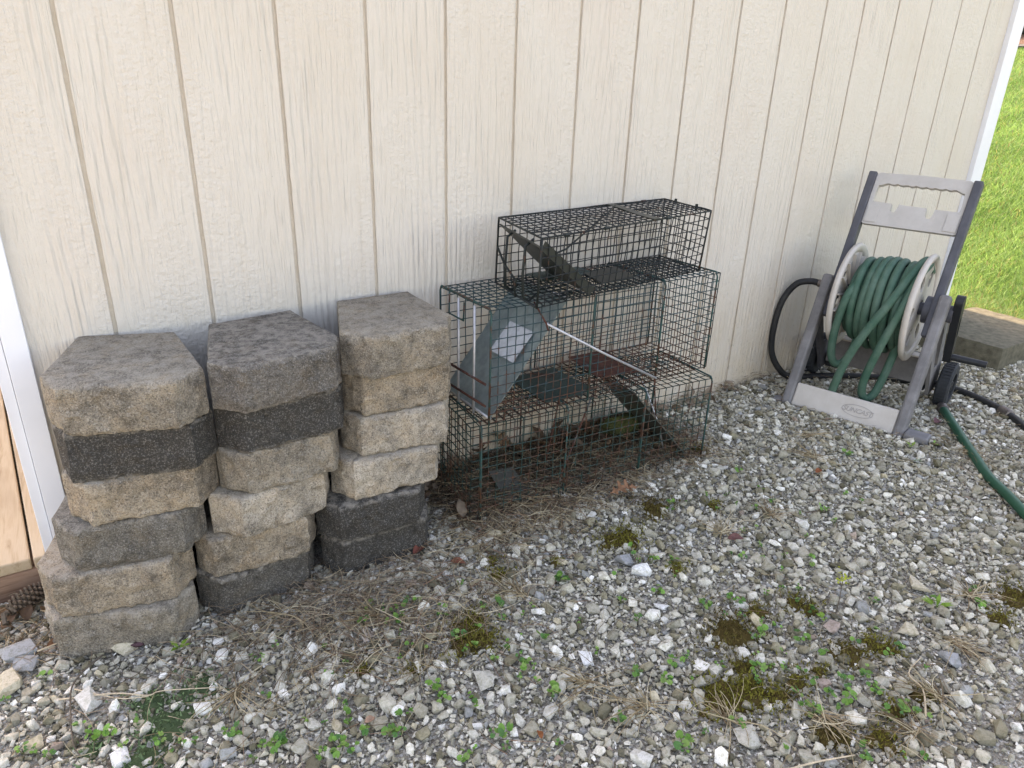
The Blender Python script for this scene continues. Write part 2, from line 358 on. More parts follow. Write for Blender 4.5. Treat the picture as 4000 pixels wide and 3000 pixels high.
# deck boards beside the shed corner, the timber below them
deck = empty('wooden_deck', (-.5, .8, 0), 'pale pine deck boards on a brown timber beside the shed corner', 'deck')
for i in range(7):
    x1 = -.027 if i == 0 else -.0555-(i-1)*.142; x0 = -.0505 if i == 0 else x1-.137
    def fr(p, i=i): return (p[0]-(0 if i == 0 and p[0] > -.03 else .07*max(p[1], 0)), p[1], p[2])
    yf = .002+.005*(i % 2)
    MB().box((x0, yf, .066), (x1, 2.2, .0955-.001*(i % 2)), fr).build('deck_board', M['plank'], deck, bevel=.004)
MB().box((-1.0, .008, -.05), (-.027, .10, .0645)).build('rim_timber', M['beam'], deck, bevel=.006)
MB().box((-1.3, 2.0, -.05), (-.2, 2.1, .0645)).build('rim_timber', M['beam'], deck, bevel=.006)

# ------------------------------------------------------------------ gravel
def ico(sub):
    import bmesh
    bm = bmesh.new(); bmesh.ops.create_icosphere(bm, subdivisions=sub, radius=1)
    V = np.array([v.co[:] for v in bm.verts]); F = np.array([[v.index for v in f.verts] for f in bm.faces]); bm.free(); return V, F
def hull(npts, rs):
    """angular stone: convex hull of points scattered near the faces of a skewed box"""
    import bmesh
    q = rs.uniform(-1, 1, (npts, 3)); ax = rs.integers(0, 3, npts); q[np.arange(npts), ax] = np.sign(q[np.arange(npts), ax])*rs.uniform(.8, 1., npts)
    q /= (np.linalg.norm(q, axis=1)**rs.uniform(.05, .45))[:, None]; q *= np.array([1, rs.uniform(.55, .92), rs.uniform(.38, .75)]); q[:, 0] += q[:, 1]*rs.uniform(-.35, .35)
    bm = bmesh.new(); vs_ = [bm.verts.new(p) for p in q]; bmesh.ops.convex_hull(bm, input=vs_)
    for v in [v for v in bm.verts if not v.link_faces]: bm.verts.remove(v)
    bmesh.ops.triangulate(bm, faces=bm.faces); bm.verts.index_update()
    V = np.array([v.co[:] for v in bm.verts]); F = np.array([[v.index for v in f.verts] for f in bm.faces]); bm.free()
    V -= (V.max(0)+V.min(0))/2; V /= np.abs(V[:, :2]).max(); return V, F
rs_ = np.random.default_rng(11)
P1 = [hull(10, rs_) for _ in range(40)]; P2 = [hull(20, rs_) for _ in range(50)]; P3 = [hull(16, rs_) for _ in range(40)]
PAL = np.array([srgb(238, 236, 231), srgb(214, 210, 200), srgb(188, 183, 170), srgb(162, 157, 143), srgb(148, 141, 121), srgb(114, 109, 92), srgb(198, 187, 164), srgb(160, 161, 161), srgb(172, 154, 142)])
PW = np.array([.06, .21, .30, .20, .12, .05, .03, .03, .004])
def stones(xy, diam, PR, zf, tilt, palw=PW):
    """copies of the prototype stones at xy; returns vertices, triangles, colours"""
    VV, FF, CC = [], [], []; o = 0; pick = rng.integers(0, len(PR), len(xy))
    for pi, (PV, PF) in enumerate(PR):
        m = pick == pi; n = int(m.sum())
        if not n: continue
        V = np.repeat(PV[None], n, 0)*(diam[m]/2)[:, None, None]
        def rot(V, ax, an):
            c, s = np.cos(an)[:, None], np.sin(an)[:, None]; i, j = [(1, 2), (2, 0), (0, 1)][ax]; W = V.copy()
            W[..., i] = c*V[..., i]-s*V[..., j]; W[..., j] = s*V[..., i]+c*V[..., j]; return W
        V = rot(rot(rot(V, 2, rng.uniform(0, 6.28, n)), 0, rng.normal(0, tilt, n)), 1, rng.normal(0, tilt, n)); V = rot(V, 2, rng.uniform(0, 6.28, n))
        z = terrain(xy[m, 0], xy[m, 1])+zf*diam[m]+rng.uniform(-.002, .002, n); V = V+np.c_[xy[m], z][:, None, :]
        k = V.shape[1]; VV.append(V.reshape(-1, 3)); FF.append((PF[None]+(np.arange(n)*k)[:, None, None]).reshape(-1, 3)+o); o += n*k
        CC.append(np.repeat(PAL[rng.choice(len(PAL), n, p=palw/palw.sum())]*np.array([1.09, 1.065, 1.0])*rng.uniform(.75, 1.12, n)[:, None], k, 0))
    return np.vstack(VV), np.vstack(FF), np.vstack(CC)
BLK = [(.0, -.30, .31, 0), (.31, -.32, .6, 0), (.6, -.32, .88, 0)]
MOSS = [(0.755,-0.615,0.036),(0.714,-0.664,0.035),(0.754,-0.673,0.032),(0.58,-0.676,0.017),(0.502,-0.62,0.017),(1.329,-0.924,0.032),(1.233,-0.942,0.053),(1.088,-1.058,0.054),(1.177,-1.024,0.027),(1.139,-1.072,0.041),(1.434,-0.951,0.023),(1.446,-0.986,0.02),(1.305,-1.114,0.015),(1.239,-1.109,0.027),(1.175,-1.111,0.026),(1.4,-1.116,0.038),(1.467,-1.126,0.026),(1.483,-1.156,0.023),(1.18,-1.218,0.026),(1.193,-1.241,0.02),(1.421,-1.265,0.022),(1.34,-1.252,0.021),(1.26,-1.279,0.029),(1.788,-1.231,0.026),(1.894,-1.214,0.046),(1.424,-0.486,0.045),(1.264,-0.549,0.046),(1.287,-0.72,0.02),(1.574,-0.564,0.019),(1.776,-0.297,0.026),(0.902,-0.457,0.02),(0.897,-0.508,0.021),(1.04,-0.541,0.012),(1.215,-0.547,0.031),(0.143,-0.55,0.05),(0.204,-0.488,0.04),(0.126,-0.477,0.034),(0.094,-0.603,0.034),(0.017,-0.537,0.02)]
MOSS = [(x, y, r*1.2) for x, y, r in MOSS]; MX = np.array(MOSS)
def scatter(density, mar=0.):
    """uniform points over the gravel, thinner out of view"""
    x0, x1, y0, y1 = -1., 3.95, -2.3, -.002; n = int((x1-x0)*(y1-y0)*density)
    p = np.c_[rng.uniform(x0, x1, n), rng.uniform(y0, y1, n)]
    d = np.array([math.sin(yaw), math.cos(yaw)]); q = p-np.array([.1394, -1.7067]); f = q@d; s = np.abs(q@np.array([d[1], -d[0]]))
    vis = (s < f*.80+.15) & (f > .55)
    keep = vis | (rng.random(n) < .35); p = p[keep]
    inb = np.zeros(len(p), bool)
    for a, b, c, e in BLK: inb |= (p[:, 0] > a+.03) & (p[:, 0] < c-.03) & (p[:, 1] > b+.08)
    return p[~inb]
def thin(p, d, gap=.8):
    """drop points closer than the stones' size (largest first)"""
    o = np.argsort(-d); cell = .02; g = {}; keep = []
    for i in o:
        x, y = p[i]; cx_, cy_ = int(x//cell), int(y//cell); ok = True; rad = int(math.ceil(.05/cell))
        for a in range(cx_-rad, cx_+rad+1):
            for b in range(cy_-rad, cy_+rad+1):
                for j in g.get((a, b), ()):
                    if (p[j, 0]-x)**2+(p[j, 1]-y)**2 < (gap*.5*(d[i]+d[j]))**2: ok = False; break
                if not ok: break
            if not ok: break
        if ok: g.setdefault((cx_, cy_), []).append(i); keep.append(i)
    return np.array(keep)
def offmoss(p, f=.85):
    d = np.hypot(p[:, None, 0]-MX[None, :, 0], p[:, None, 1]-MX[None, :, 1]); return (d > MX[None, :, 2]*f).all(1)
ST = [(.42,-.375,.032),(.059,-.589,.037),(.09,-.297,.046),(.12,-.305,.037),(-.095,-.198,.073),(-.082,-.244,.057),(1.158,-.796,.032),(.849,-1.076,.042),(1.043,-1.148,.052),(.91,-.836,.032),(1.632,-.761,.038),(1.201,-.678,.05),(1.195,-.626,.044),(1.948,-.68,.038),(1.569,-1.143,.041),(1.431,-1.05,.043),(1.422,-1.379,.04),(1.565,-1.24,.044),(1.739,-1.071,.055),(1.275,-1.141,.033),(.7,-.777,.047),(.022,-.423,.058),(-.112,-.293,.059),(.772,-.903,.041)]
SX = np.array(ST)
parts = []
p = scatter(14000); d = np.clip(.0100*np.exp(rng.normal(.0, .45, len(p))), .0065, .034)
far = (np.hypot(p[:, None, 0]-SX[None, :, 0], p[:, None, 1]-SX[None, :, 1]) > SX[None, :, 2]*.6+d[:, None]*.45).all(1)
keep = thin(p[far], d[far], .70); p = p[far][keep]; d = d[far][keep]; ok = offmoss(p, .62) | (rng.random(len(p)) < .15); p, d = p[ok], d[ok]
big = d > .0155
parts.append(stones(p[big], d[big], P2, .19, .35)); parts.append(stones(p[~big], d[~big], P1, .26, .5))
p = scatter(7500); ok = offmoss(p, .7) | (rng.random(len(p)) < .3); p = p[ok]; parts.append(stones(p, rng.uniform(.005, .011, len(p)), P1, .16, .6))
o_ = 0; VV = []; FF = []; CC = []
for v_, f_, c_ in parts: VV.append(v_); FF.append(f_+o_); CC.append(c_); o_ += len(v_)
tag(raw_mesh('gravel', np.vstack(VV), np.vstack(FF), M['stone'], np.vstack(CC)), 'grey and white crushed stone gravel covering the yard', 'gravel', kind='stuff')
SL = [('white stone with black specks by the middle block stack', 0), ('bright white stone near the bottom left corner', 0), ('pale pinkish stone against the lowest left block', 6), ('small maroon stone against the lowest left block', 9),
 ('long bluish grey stone below the pine cone', 7), ('blue grey angular stone beside the lowest left block', 7), ('white angular stone alone in the middle gravel', 0), ('large rounded pale grey stone at the bottom centre', 1),
 ('wide grey slab stone below the biggest moss patch', 2), ('white speckled stone in gravel below the fallen oak leaf', 0), ('dark slate stone beside a dry tuft right of centre', 3), ('large white stone below the oak leaf', 0),
 ('dark grey stone touching the large white stone', 7), ('round grey stone with a rusty orange spot', 2), ('pale cream stone in the right gravel', 6), ('pinkish grey stone among moss on the right', 8),
 ('round olive grey stone near bottom right corner', 4), ('blue grey stone under the dry stems on the right', 7), ('beige wedge stone right of the yellow sprout', 6), ('upright pinkish grey stone between weeds lower right', 8),
 ('flat grey speckled stone at lower centre', 2), ('long pitted grey stone left of the green ground cover', 1), ('cream blocky stone at the left edge', 6), ('broad pale triangular stone at lower centre', 1)]
PALX = np.vstack([PAL, srgb(98, 72, 76)])
for (x, y, dd), (lab, ci) in zip(ST, SL):
    PV, F2 = P3[rng.integers(0, len(P3))]; V = PV*(dd/2)*np.array([1, 1, .8]); a = rng.uniform(0, 6.28); ca, sa = math.cos(a), math.sin(a)
    V = np.c_[V[:, 0]*ca-V[:, 1]*sa, V[:, 0]*sa+V[:, 1]*ca, V[:, 2]]
    o = raw_mesh('stone', V, F2, M['stone'], np.repeat(np.array([PALX[min(ci, 9)]]), len(V), 0)); o.location = (x, y, gz(x)+dd*.2)
    tag(o, lab, 'stone', 'large stones lying in the gravel')

# ------------------------------------------------------------------ retaining wall blocks
def make_block(cx_, cy_, yawd, z0, h, W, col, label, seed, bxo=0.):
    rr = random.Random(seed); fw = W*rr.uniform(.335, .385); fd = rr.uniform(.058, .07); bk = rr.uniform(.225, .236); bw = .098
    K = [(bxo-bw, bk), (-W/2, .0), (-fw, -fd), (fw, -fd), (W/2, .0), (bxo+bw, bk)]; cnt = [8, 12, 44, 12, 8, 8]; rough = [0, 1, 1, 1, 0, 0]
    pts = []; wt = []; nr = []
    for i in range(6):
        a = Vector(K[i]); b = Vector(K[(i+1) % 6]); e = (b-a).normalized(); nn = Vector((-e.y, e.x))*-1
        if nn.dot((a+b)/2-Vector((0, .08))) < 0: nn = -nn
        for j in range(cnt[i]):
            t = j/cnt[i]; p_ = a.lerp(b, t); pts.append(p_); nr.append(nn)
            wgt = rough[i]
            if i == 1: wgt = min(1, t*3+.15)
            if i == 3: wgt = min(1, (1-t)*3+.15)
            wt.append(wgt)
    n = len(pts); nr2 = [(nr[i-1]+nr[i]+nr[(i+1) % n]).normalized() for i in range(n)]
    TT = [0, .014, .045, .10, .18, .27, .36, .45, .54, .63, .72, .81, .90, .955, .986, 1]; CUT = {0: .0085, 1: .0045, 2: .0015, 13: .0012, 14: .0040, 15: .0085}
    rows = 15; ca, sa = math.cos(R(yawd)), math.sin(R(yawd)); V = []; sd_ = Vector((seed*3.1, seed*1.7, 0))
    for k in range(rows+1):
        t = TT[k]; z = z0+h*t
        for i in range(n):
            p_ = pts[i]; q = Vector((p_.x, p_.y, h*t))
            f1 = mnoise.fractal(q*16+sd_, .9, 2.1, 3); f2 = mnoise.fractal(q*60+sd_, .8, 2.1, 4); f3 = mnoise.fractal(q*14+sd_*2, 1, 2, 2)
            edge = max(0, 1-min(t, 1-t)/.16)**2
            d_ = wt[i]*(.0055*f1+.0055*f2-edge*(.001+.009*max(0, f3))-CUT.get(k, 0)*(.6+1.2*abs(f3)))
            if not wt[i]: d_ = .0012*f2-CUT.get(k, 0)*.7
            x = p_.x+nr2[i].x*d_; y = p_.y+nr2[i].y*d_
            zz = z+(wt[i]*.0018*f3*(1 if k in (1, rows-1) else 0))
            V.append((cx_+x*ca-y*sa, cy_+x*sa+y*ca, zz))
    F = [(k*n+i, k*n+(i+1) % n, (k+1)*n+(i+1) % n, (k+1)*n+i) for k in range(rows) for i in range(n)]
    F += [tuple(range(n))[::-1], tuple(rows*n+i for i in range(n))]
    m = MB(); m.add(V, F)
    o = m.build('retaining_wall_block', M['block'], origin=(cx_, cy_, z0), autos=32)
    o.color = (*col, 1); return tag(o, label, 'block', 'stacked split-face retaining wall blocks')
TANC, LT, GR, DK, VD, GT = srgb(184, 168, 146), srgb(200, 187, 168), srgb(140, 134, 123), srgb(100, 96, 89), srgb(72, 70, 66), srgb(168, 157, 140)
SPEC = {'left': [(.192,-.256,-18.4,.286,GT,'grey tan top block of the left stack'),(.197,-.243,-14.5,.286,VD,'dark block second from top in the left stack'),(.193,-.238,-6.9,.280,TANC,'tan block third from top in the left stack'),(.156,-.237,-11,.280,GR,'grey block third from bottom in the left stack'),(.116,-.231,-12.1,.290,TANC,'tan block second from bottom in the left stack'),(.108,-.236,-19,.296,GT,'grey block at the bottom of the left stack')],
 'middle': [(.475,-.280,8.8,.284,srgb(128, 122, 114),'grey brown top block of the middle stack'),(.480,-.261,5.5,.284,VD,'dark block second from top in the middle stack'),(.467,-.259,3.4,.270,GT,'brown grey block third from top in the middle stack'),(.440,-.255,9.4,.278,LT,'pale block third from bottom in the middle stack'),(.397,-.250,-2.5,.264,TANC,'tan brown block second from bottom in the middle stack'),(.392,-.236,4,.272,DK,'dark grey block at the bottom of the middle stack')],
 'right': [(.757,-.258,2.1,.280,GT,'grey top block of the right stack beside the cages'),(.760,-.243,-2.2,.272,TANC,'tan block second from top in the right stack'),(.751,-.243,-6.2,.272,LT,'pale tan block third from top in the right stack'),(.716,-.256,-2.6,.276,LT,'light grey block third from bottom in the right stack'),(.671,-.265,-4,.276,VD,'blackened block second from bottom in the right stack'),(.682,-.257,-.5,.284,VD,'blackened block at the bottom of the right stack')]}
for si, (k, L) in enumerate(SPEC.items()):
    zg = gz({'left': .15, 'middle': .46, 'right': .75}[k])
    for i, (x, y, a, W, c, lab) in enumerate(L):
        make_block(x, y, a, zg+.1005*(5-i)-(.006 if i == 5 else 0), .1003+(.006 if i == 5 else 0), W, c, lab, si*10+i+1, (-.046, .042, .0425)[si] if i == 0 else (-.02, .02, .02)[si])

# ------------------------------------------------------------------ wire cages
def cage(name, corners, label, wire, rod, zrel):
    """corners: [FL,FR,BR,BL] bottom then top, world coords"""
    B = [Vector(c) for c in corners]; ctr = (B[0]+B[1]+B[2]+B[3])/4
    L = (B[1]-B[0]).length; W = (B[3]-B[0]).length; H = (B[4]-B[0]).length
    def P(s, t, h):
        lo = (B[0]*(1-s)+B[1]*s)*(1-t)+(B[3]*(1-s)+B[2]*s)*t; hi = (B[4]*(1-s)+B[5]*s)*(1-t)+(B[7]*(1-s)+B[6]*s)*t
        return lo*(1-h)+hi*h
    root = empty(name, ctr, label, 'animal trap', 'wire live-catch cage traps')
    ns, nt_, nh = [max(3, round(x/.0254)) for x in (L, W, H)]
    rr = random.Random(len(label))
    def bow(a, b, c):   # slight dents of an old cage
        q = Vector((a*3.1+len(label), b*2.7, c*2.9)); return mnoise.noise_vector(q)*.0035
    def mesh(nm, fn, n1, n2, kind='stuff'):
        m = MB()
        for i in range(n1+1):
            a = i/n1; pts = []
            for j in range(13):
                s_, t_, h_ = fn(a, j/12); pts.append(P(s_, t_, h_)+bow(s_, t_, h_))
            m.tube(pts, .00145, 5, False)
        for j in range(n2+1):
            b = j/n2; pts = []
            for i in range(25):
                s_, t_, h_ = fn(i/24, b); pts.append(P(s_, t_, h_)+bow(s_, t_, h_)+Vector((0, 0, .0006)))
            m.tube(pts, .00145, 5, False)
        return tag(m.build(nm, wire, root, recalc=False, smooth=True), kind=kind)
    mesh('top_mesh', lambda a, b: (a, b, 1), ns, nt_); mesh('floor_mesh', lambda a, b: (a, b, 0), ns, nt_)
    mesh('front_mesh', lambda a, b: (a, 0, b), ns, nh); mesh('back_mesh', lambda a, b: (a, 1, b), ns, nh)
    def rodpart(nm, pts, r=.0028, mat=None): return MB().tube([P(*q) if not isinstance(q, Vector) else q for q in pts], r, 7).build(nm, mat or rod, root, recalc=False, smooth=True)
    def plate(nm, q, mat, th=.002, flange=.0):
        A = [P(*x) for x in q]; nn = (A[1]-A[0]).cross(A[3]-A[0]).normalized()*th; k = 8; m = MB(); V = []; 
        for side in (0, 1):
            for i in range(k+1):
                for j in range(k+1):
                    u_, v_ = i/k, j/k; b_ = (A[0]*(1-u_)+A[1]*u_)*(1-v_)+(A[3]*(1-u_)+A[2]*u_)*v_
                    V.append(b_+nn*side+nn.normalized()*.002*mnoise.noise(b_*9))
        n1 = (k+1)**2; F = [(i*(k+1)+j, (i+1)*(k+1)+j, (i+1)*(k+1)+j+1, i*(k+1)+j+1) for i in range(k) for j in range(k)]
        F += [tuple(x+n1 for x in reversed(f)) for f in F]
        rim = [i*(k+1) for i in range(k+1)]+[k*(k+1)+j for j in range(1, k+1)]+[i*(k+1)+k for i in range(k-1, -1, -1)]+[j for j in range(k-1, 0, -1)]
        F += [(rim[i], rim[(i+1) % len(rim)], rim[(i+1) % len(rim)]+n1, rim[i]+n1) for i in range(len(rim))]
        o = m.add(V, F).build(nm, mat, root, autos=40)
        if flange:
            for a_, b_ in ((0, 3), (1, 2)):
                f = MB().tube([A[a_], A[b_]], flange, 6).build('rolled_edge', M['rod_silver'], o, origin=parent_world(o), recalc=False, smooth=True)
        return o
    def end_mesh(nm, s_): return mesh(nm, lambda a, b: (s_, a, b), nt_, nh)
    return root, P, rodpart, plate, end_mesh
def loop(rodpart, s, t0=0, t1=1, nm='frame_rod', r=.0028):
    e = .012
    return rodpart(nm, [(s, t0-e, -.01), (s, t0-e, .5), (s, t0-e, .97), (s, t0+.02, 1.015), (s, .5, 1.015), (s, t1-.02, 1.015), (s, t1+e, .97), (s, t1+e, .0)], r)
Z = 1.135
def boxc(x, y, a, L, W, z0, z1):
    ca, sa = math.cos(a), math.sin(a); q = [(0, 0), (L, 0), (L, W), (0, W)]
    return [(x+ca*p-sa*r, y+sa*p+ca*r, z) for z in (z0, z1) for p, r in q]
# lowest trap
root, P, rodpart, plate, endm = cage('live_trap', boxc(.938, -.285, -.068, .815, .255, .016, .322), 'rusty green wire cage trap on the gravel at the bottom of the pile', M['wire_low'], M['rod_teal'], 0)
endm('end_mesh', 0)
for s in (.035, .36, .69, 1.0): loop(rodpart, s)
plate('trap_door', [(.655, .06, .985), (.655, .94, .985), (.985, .94, .02), (.985, .06, .02)], M['olive_sheet'], .003)
plate('trip_plate', [(.16, .60, .22), (.26, .60, .20), (.27, .02, .02), (.16, .02, .06)], M['olive_sheet'])
rodpart('door_link', [(.82, .9, .99), (.84, .6, .8), (.87, .35, .4), (.89, .3, .15)], .0025, M['rod_silver'])
rodpart('trigger_rod', [(.44, .55, .98), (.40, .5, .5), (.37, .45, .25)], .0022, M['rod_rust'])
rodpart('trigger_rod', [(.50, .2, .99), (.44, .2, .55), (.36, .15, .1), (.30, .15, .02)], .0025, M['rod_rust'])
# middle trap
root, P, rodpart, plate, endm = cage('live_trap', boxc(.985, -.292, .033, .82, .25, .325, .628), 'large teal wire cage trap in the middle of the pile with galvanised door', M['wire_mid'], M['rod_teal'], 0)
endm('end_mesh', 1)
for s in (.0, .40, .72, .985): loop(rodpart, s)
dr = plate('trap_door', [(.012, .03, .03), (.30, .03, .985), (.30, .97, .985), (.012, .97, .03)], M['zinc'], .003, .0042)
st = plate('sticker', [(.125, .17, .43), (.205, .17, .67), (.205, .62, .67), (.125, .62, .43)], M['sticker'], .0006)
stq = Vector((-.004, -.001, .006)); st.location = stq; st.parent = dr
rodpart('lock_rod', [(.2, -.03, .82), (.45, -.03, .43), (.72, -.03, .03)], .0035, M['rod_silver'])
rodpart('lock_hook', [(.17, .06, 1.0), (.19, .0, .88), (.2, -.035, .82), (.205, -.04, .77), (.215, -.02, .75)], .0025, M['rod_rust'])
rodpart('lock_hook', [(.71, -.03, .05), (.715, -.04, -.06), (.735, -.02, -.26), (.75, .0, -.4)], .002, M['rod_rust'])
rodpart('handle_loop', [(-.01, .75, 1.01), (-.012, .75, .82), (-.012, .45, .82), (-.01, .45, .98)], .0025)
plate('trip_plate', [(.52, .30, .05), (.70, .12, .07), (.70, .86, .10), (.52, .86, .11)], M['rust_sheet'])
plate('guard_plate', [(.33, .62, 1.02), (.56, .62, 1.02), (.56, .95, 1.02), (.33, .95, 1.02)], M['teal_sheet'])
plate('floor_plate', [(.25, .1, .012), (.46, .1, .012), (.46, .9, .012), (.25, .9, .012)], M['teal_sheet'])
for t in (.3, .62): rodpart('door_bar', [(.0, t, .0), (.0, t, .98)], .0035, M['rod_silver'])
for h in (.13, .33): rodpart('cross_bar', [(-.004, .05, h+.02), (-.004, .9, h)], .0035, M['rod_rust'])
# top trap
root, P, rodpart, plate, endm = cage('live_trap', [(1.088,-.338,.634),(1.752,-.228,.634),(1.785,-.018,.634),(1.122,-.085,.634),(1.080,-.358,.808),(1.757,-.240,.812),(1.785,-.016,.814),(1.130,-.082,.808)], 'small dark green wire cage trap on top of the pile', M['wire_top'], M['rod_dark'], 0)
endm('end_mesh', 1)
for s in (.0, 1.0): rodpart('frame_rod', [(s, 0, 0), (s, 0, 1), (s, 1, 1), (s, 1, 0), (s, 0, 0)], .003)
for t in (0, 1): rodpart('frame_rod', [(0, t, 1), (1, t, 1)], .0024)
plate('trap_door', [(.0, .02, .86), (.28, .02, .02), (.28, .98, .02), (.0, .98, .90)], M['dark_sheet'], .004)
plate('door_flange', [(.0, .015, .84), (.28, .015, .01), (.305, .015, .10), (.02, .015, .95)], M['dark_sheet'])
plate('handle_plate', [(.60, -.02, 1.015), (.64, -.02, 1.015), (.64, 1.0, 1.015), (.60, 1.0, 1.015)], M['dark_sheet'])
rodpart('trigger_rod', [(.62, .85, 1.03), (.40, .45, .93), (.16, .15, .72), (.03, .03, .72)], .0025)
plate('trip_plate', [(.40, .2, .05), (.60, .2, .05), (.60, .62, .07), (.40, .62, .07)], M['dark_sheet'])
for t in (.30, .72): rodpart('door_spring', [(.03, t, .88), (-.008, t, .80), (-.012, t, .4), (-.008, t-.02, .06), (.02, t-.03, -.02), (.05, t-.03, .05)], .0036)
rodpart('latch_hook', [(-.02, .9, .6), (-.02, .7, .4), (-.03, .4, .3), (-.02, .45, .15), (-.03, .35, .32)], .003)
rodpart('latch_hook', [(-.03, .4, .3), (-.02, .42, .1), (-.01, .44, .0)], .0025)
for s, t in ((.12, 0), (.33, 0), (.7, 0), (.85, 1), (1, .3), (1, .75)): MB().tube([P(s-.012, t, 1), P(s+.012, t, 1)] if s < 1 else [P(1, t, .95), P(1, t, 1.05)], .0045, 6).build('clip', M['rod_dark'], root, recalc=False)

# ------------------------------------------------------------------ hose reel cart
CA = Vector((2.316, -.2, .062)); CU = Vector((.29144, -.95659, 0)); CV = Vector((.95659, .29144, 0))
def W3(u, v, z): return CA+CU*u+CV*v+Vector((0, 0, z))
def crom(pts, k=8):
    P_ = [Vector(p) for p in pts]; P_ = [P_[0]*2-P_[1]]+P_+[P_[-1]*2-P_[-2]]; out = []
    for i in range(1, len(P_)-2):
        a, b, c, d_ = P_[i-1:i+3]
        for j in range(k):
            t = j/k; out.append(.5*((2*b)+(c-a)*t+(2*a-5*b+4*c-d_)*t*t+(3*b-a-3*c+d_)*t**3))
    return out+[P_[-2]]
cart = empty('hose_reel_cart', W3(.21, .2, 0), 'grey plastic hose reel cart with handle standing against the wall', 'hose reel')
def bar(v0, z0, v1, z1, depth):
    """frame whose third coordinate runs along the bar in the side plane"""
    dv, dz = v1-v0, z1-z0; l = math.hypot(dv, dz); dv /= l; dz /= l
    return (lambda p: W3(p[0], v0+dv*p[2]+dz*p[1], z0+dz*p[2]-dv*p[1])), l
for ua, ub in ((0, .036), (.389, .425)):
    fr, l = bar(.0, .0, .2, .465, .05); legm = MB().box((ua, -.004, 0), (ub, .046, l), fr); lg = legm.build('leg', M['leg'], cart, bevel=.009)
    s0 = ua+.010 if ua == 0 else ub-.022
    outer = [(.03, .012), (.07, .012), (.185, .27), (.31, .10), (.34, .055), (.45, .055), (.47, .10), (.44, .165), (.33, .36), (.27, .445), (.215, .46)]
    hole = [(.225, .31), (.31, .17), (.36, .17), (.30, .32), (.25, .38)]
    MB().poly([outer, hole], .012, lambda p, s0=s0: W3(s0+p[2], p[0], p[1])).build('side_frame', M['leg'] if ua else M['upright'], cart)
    for i in range(5):   # stiffening ribs inside the leg channel
        t = .12+i*.17; MB().box((ua+.004, .046, l*t), (ub-.004, .075, l*t+.006), fr).build('rib', M['upright'], lg, origin=parent_world(lg))
fb, l = bar(.004, .004, .044, .094, 0)
fbar = MB().box((.0365, .0, 0), (.3885, .022, .088), fb).build('foot_bar', M['pale'], cart, bevel=.006)
MB().box((.4255, -.012, .004), (.500, .052, .028), lambda p: W3(*p)).build('foot_pad', M['leg'], cart, bevel=.006)
MB().box((-.03, .0, .002), (-.0005, .04, .014), lambda p: W3(*p)).build('foot_pad', M['leg'], cart, bevel=.004)
# raised oval badge with lettering on the bar; relief shade painted as darker plastic
el = [(.262+.053*math.cos(t), .044+.021*math.sin(t)) for t in np.linspace(0, 2*math.pi, 40, endpoint=False)]
el2 = [(.262+.051*math.cos(t), .044+.0193*math.sin(t)) for t in np.linspace(0, 2*math.pi, 40, endpoint=False)]
MB().poly([el, el2], .0018, lambda p: fb((p[0], -.0016+p[2], p[1]))).build('badge_ring', M['badge'], fbar, origin=parent_world(fbar))
fc = bpy.data.curves.new('badge_text', 'FONT'); fc.body = 'SUNCAST'; fc.size = .0235; fc.align_x = 'CENTER'; fc.align_y = 'CENTER'; fc.shear = .3; fc.extrude = .0008; fc.space_character = .94
tmp = bpy.data.objects.new('badge_text', fc); C.objects.link(tmp); bpy.context.view_layer.update()
me = bpy.data.meshes.new_from_object(tmp.evaluated_get(bpy.context.evaluated_depsgraph_get())); bpy.data.objects.remove(tmp)
pw = parent_world(fbar)
for v in me.vertices: v.co = fb((.262+v.co.x, -.0008-v.co.z, .044+v.co.y))-pw
to = bpy.data.objects.new('badge_text', me); C.objects.link(to); to.parent = fbar; me.materials.clear(); me.materials.append(M['badge'])
# handle
DV, DZ = .415, .91
HB = (.405-.19*DV, .815-.19*DZ)
def hf(p): return W3(p[0], HB[0]+DV*p[1]+DZ*p[2], HB[1]+DZ*p[1]-DV*p[2])
for ua, ub in ((.029, .0575), (.3675, .396)):
    up = MB()
    up.box((ua, -.36, -.012), (ub, .192, .030), hf); up.build('handle_upright', M['upright'], cart, bevel=.005)
ht = []
for i in range(33):
    a = .352-.277*i/32; ht.append((a, .157-.005*abs(math.sin(i/32*math.pi*9))-.012*max(0, abs(i/16-1)-.86)/.14))
hole = [(.072, .108), (.072, .084), (.138, .083), (.140, .058), (.146, .052), (.154, .052), (.158, .060), (.162, .082), (.252, .081), (.256, .052), (.262, .045), (.270, .045), (.276, .054), (.280, .080), (.354, .080), (.356, .1)]+ht
outer = [(.058, .004), (.064, 0), (.361, 0), (.367, .004), (.367, .186), (.358, .191), (.20, .194), (.067, .191), (.058, .186)]
hp = MB().poly([outer, hole], .020, hf).build('handle_panel', M['handle'], cart, bevel=.006)
for a0 in (.062, .322): MB().box((a0, .008, -.003), (a0+.042, .07, .0), hf).build('handle_boss', M['handle'], hp, origin=parent_world(hp), bevel=.003)
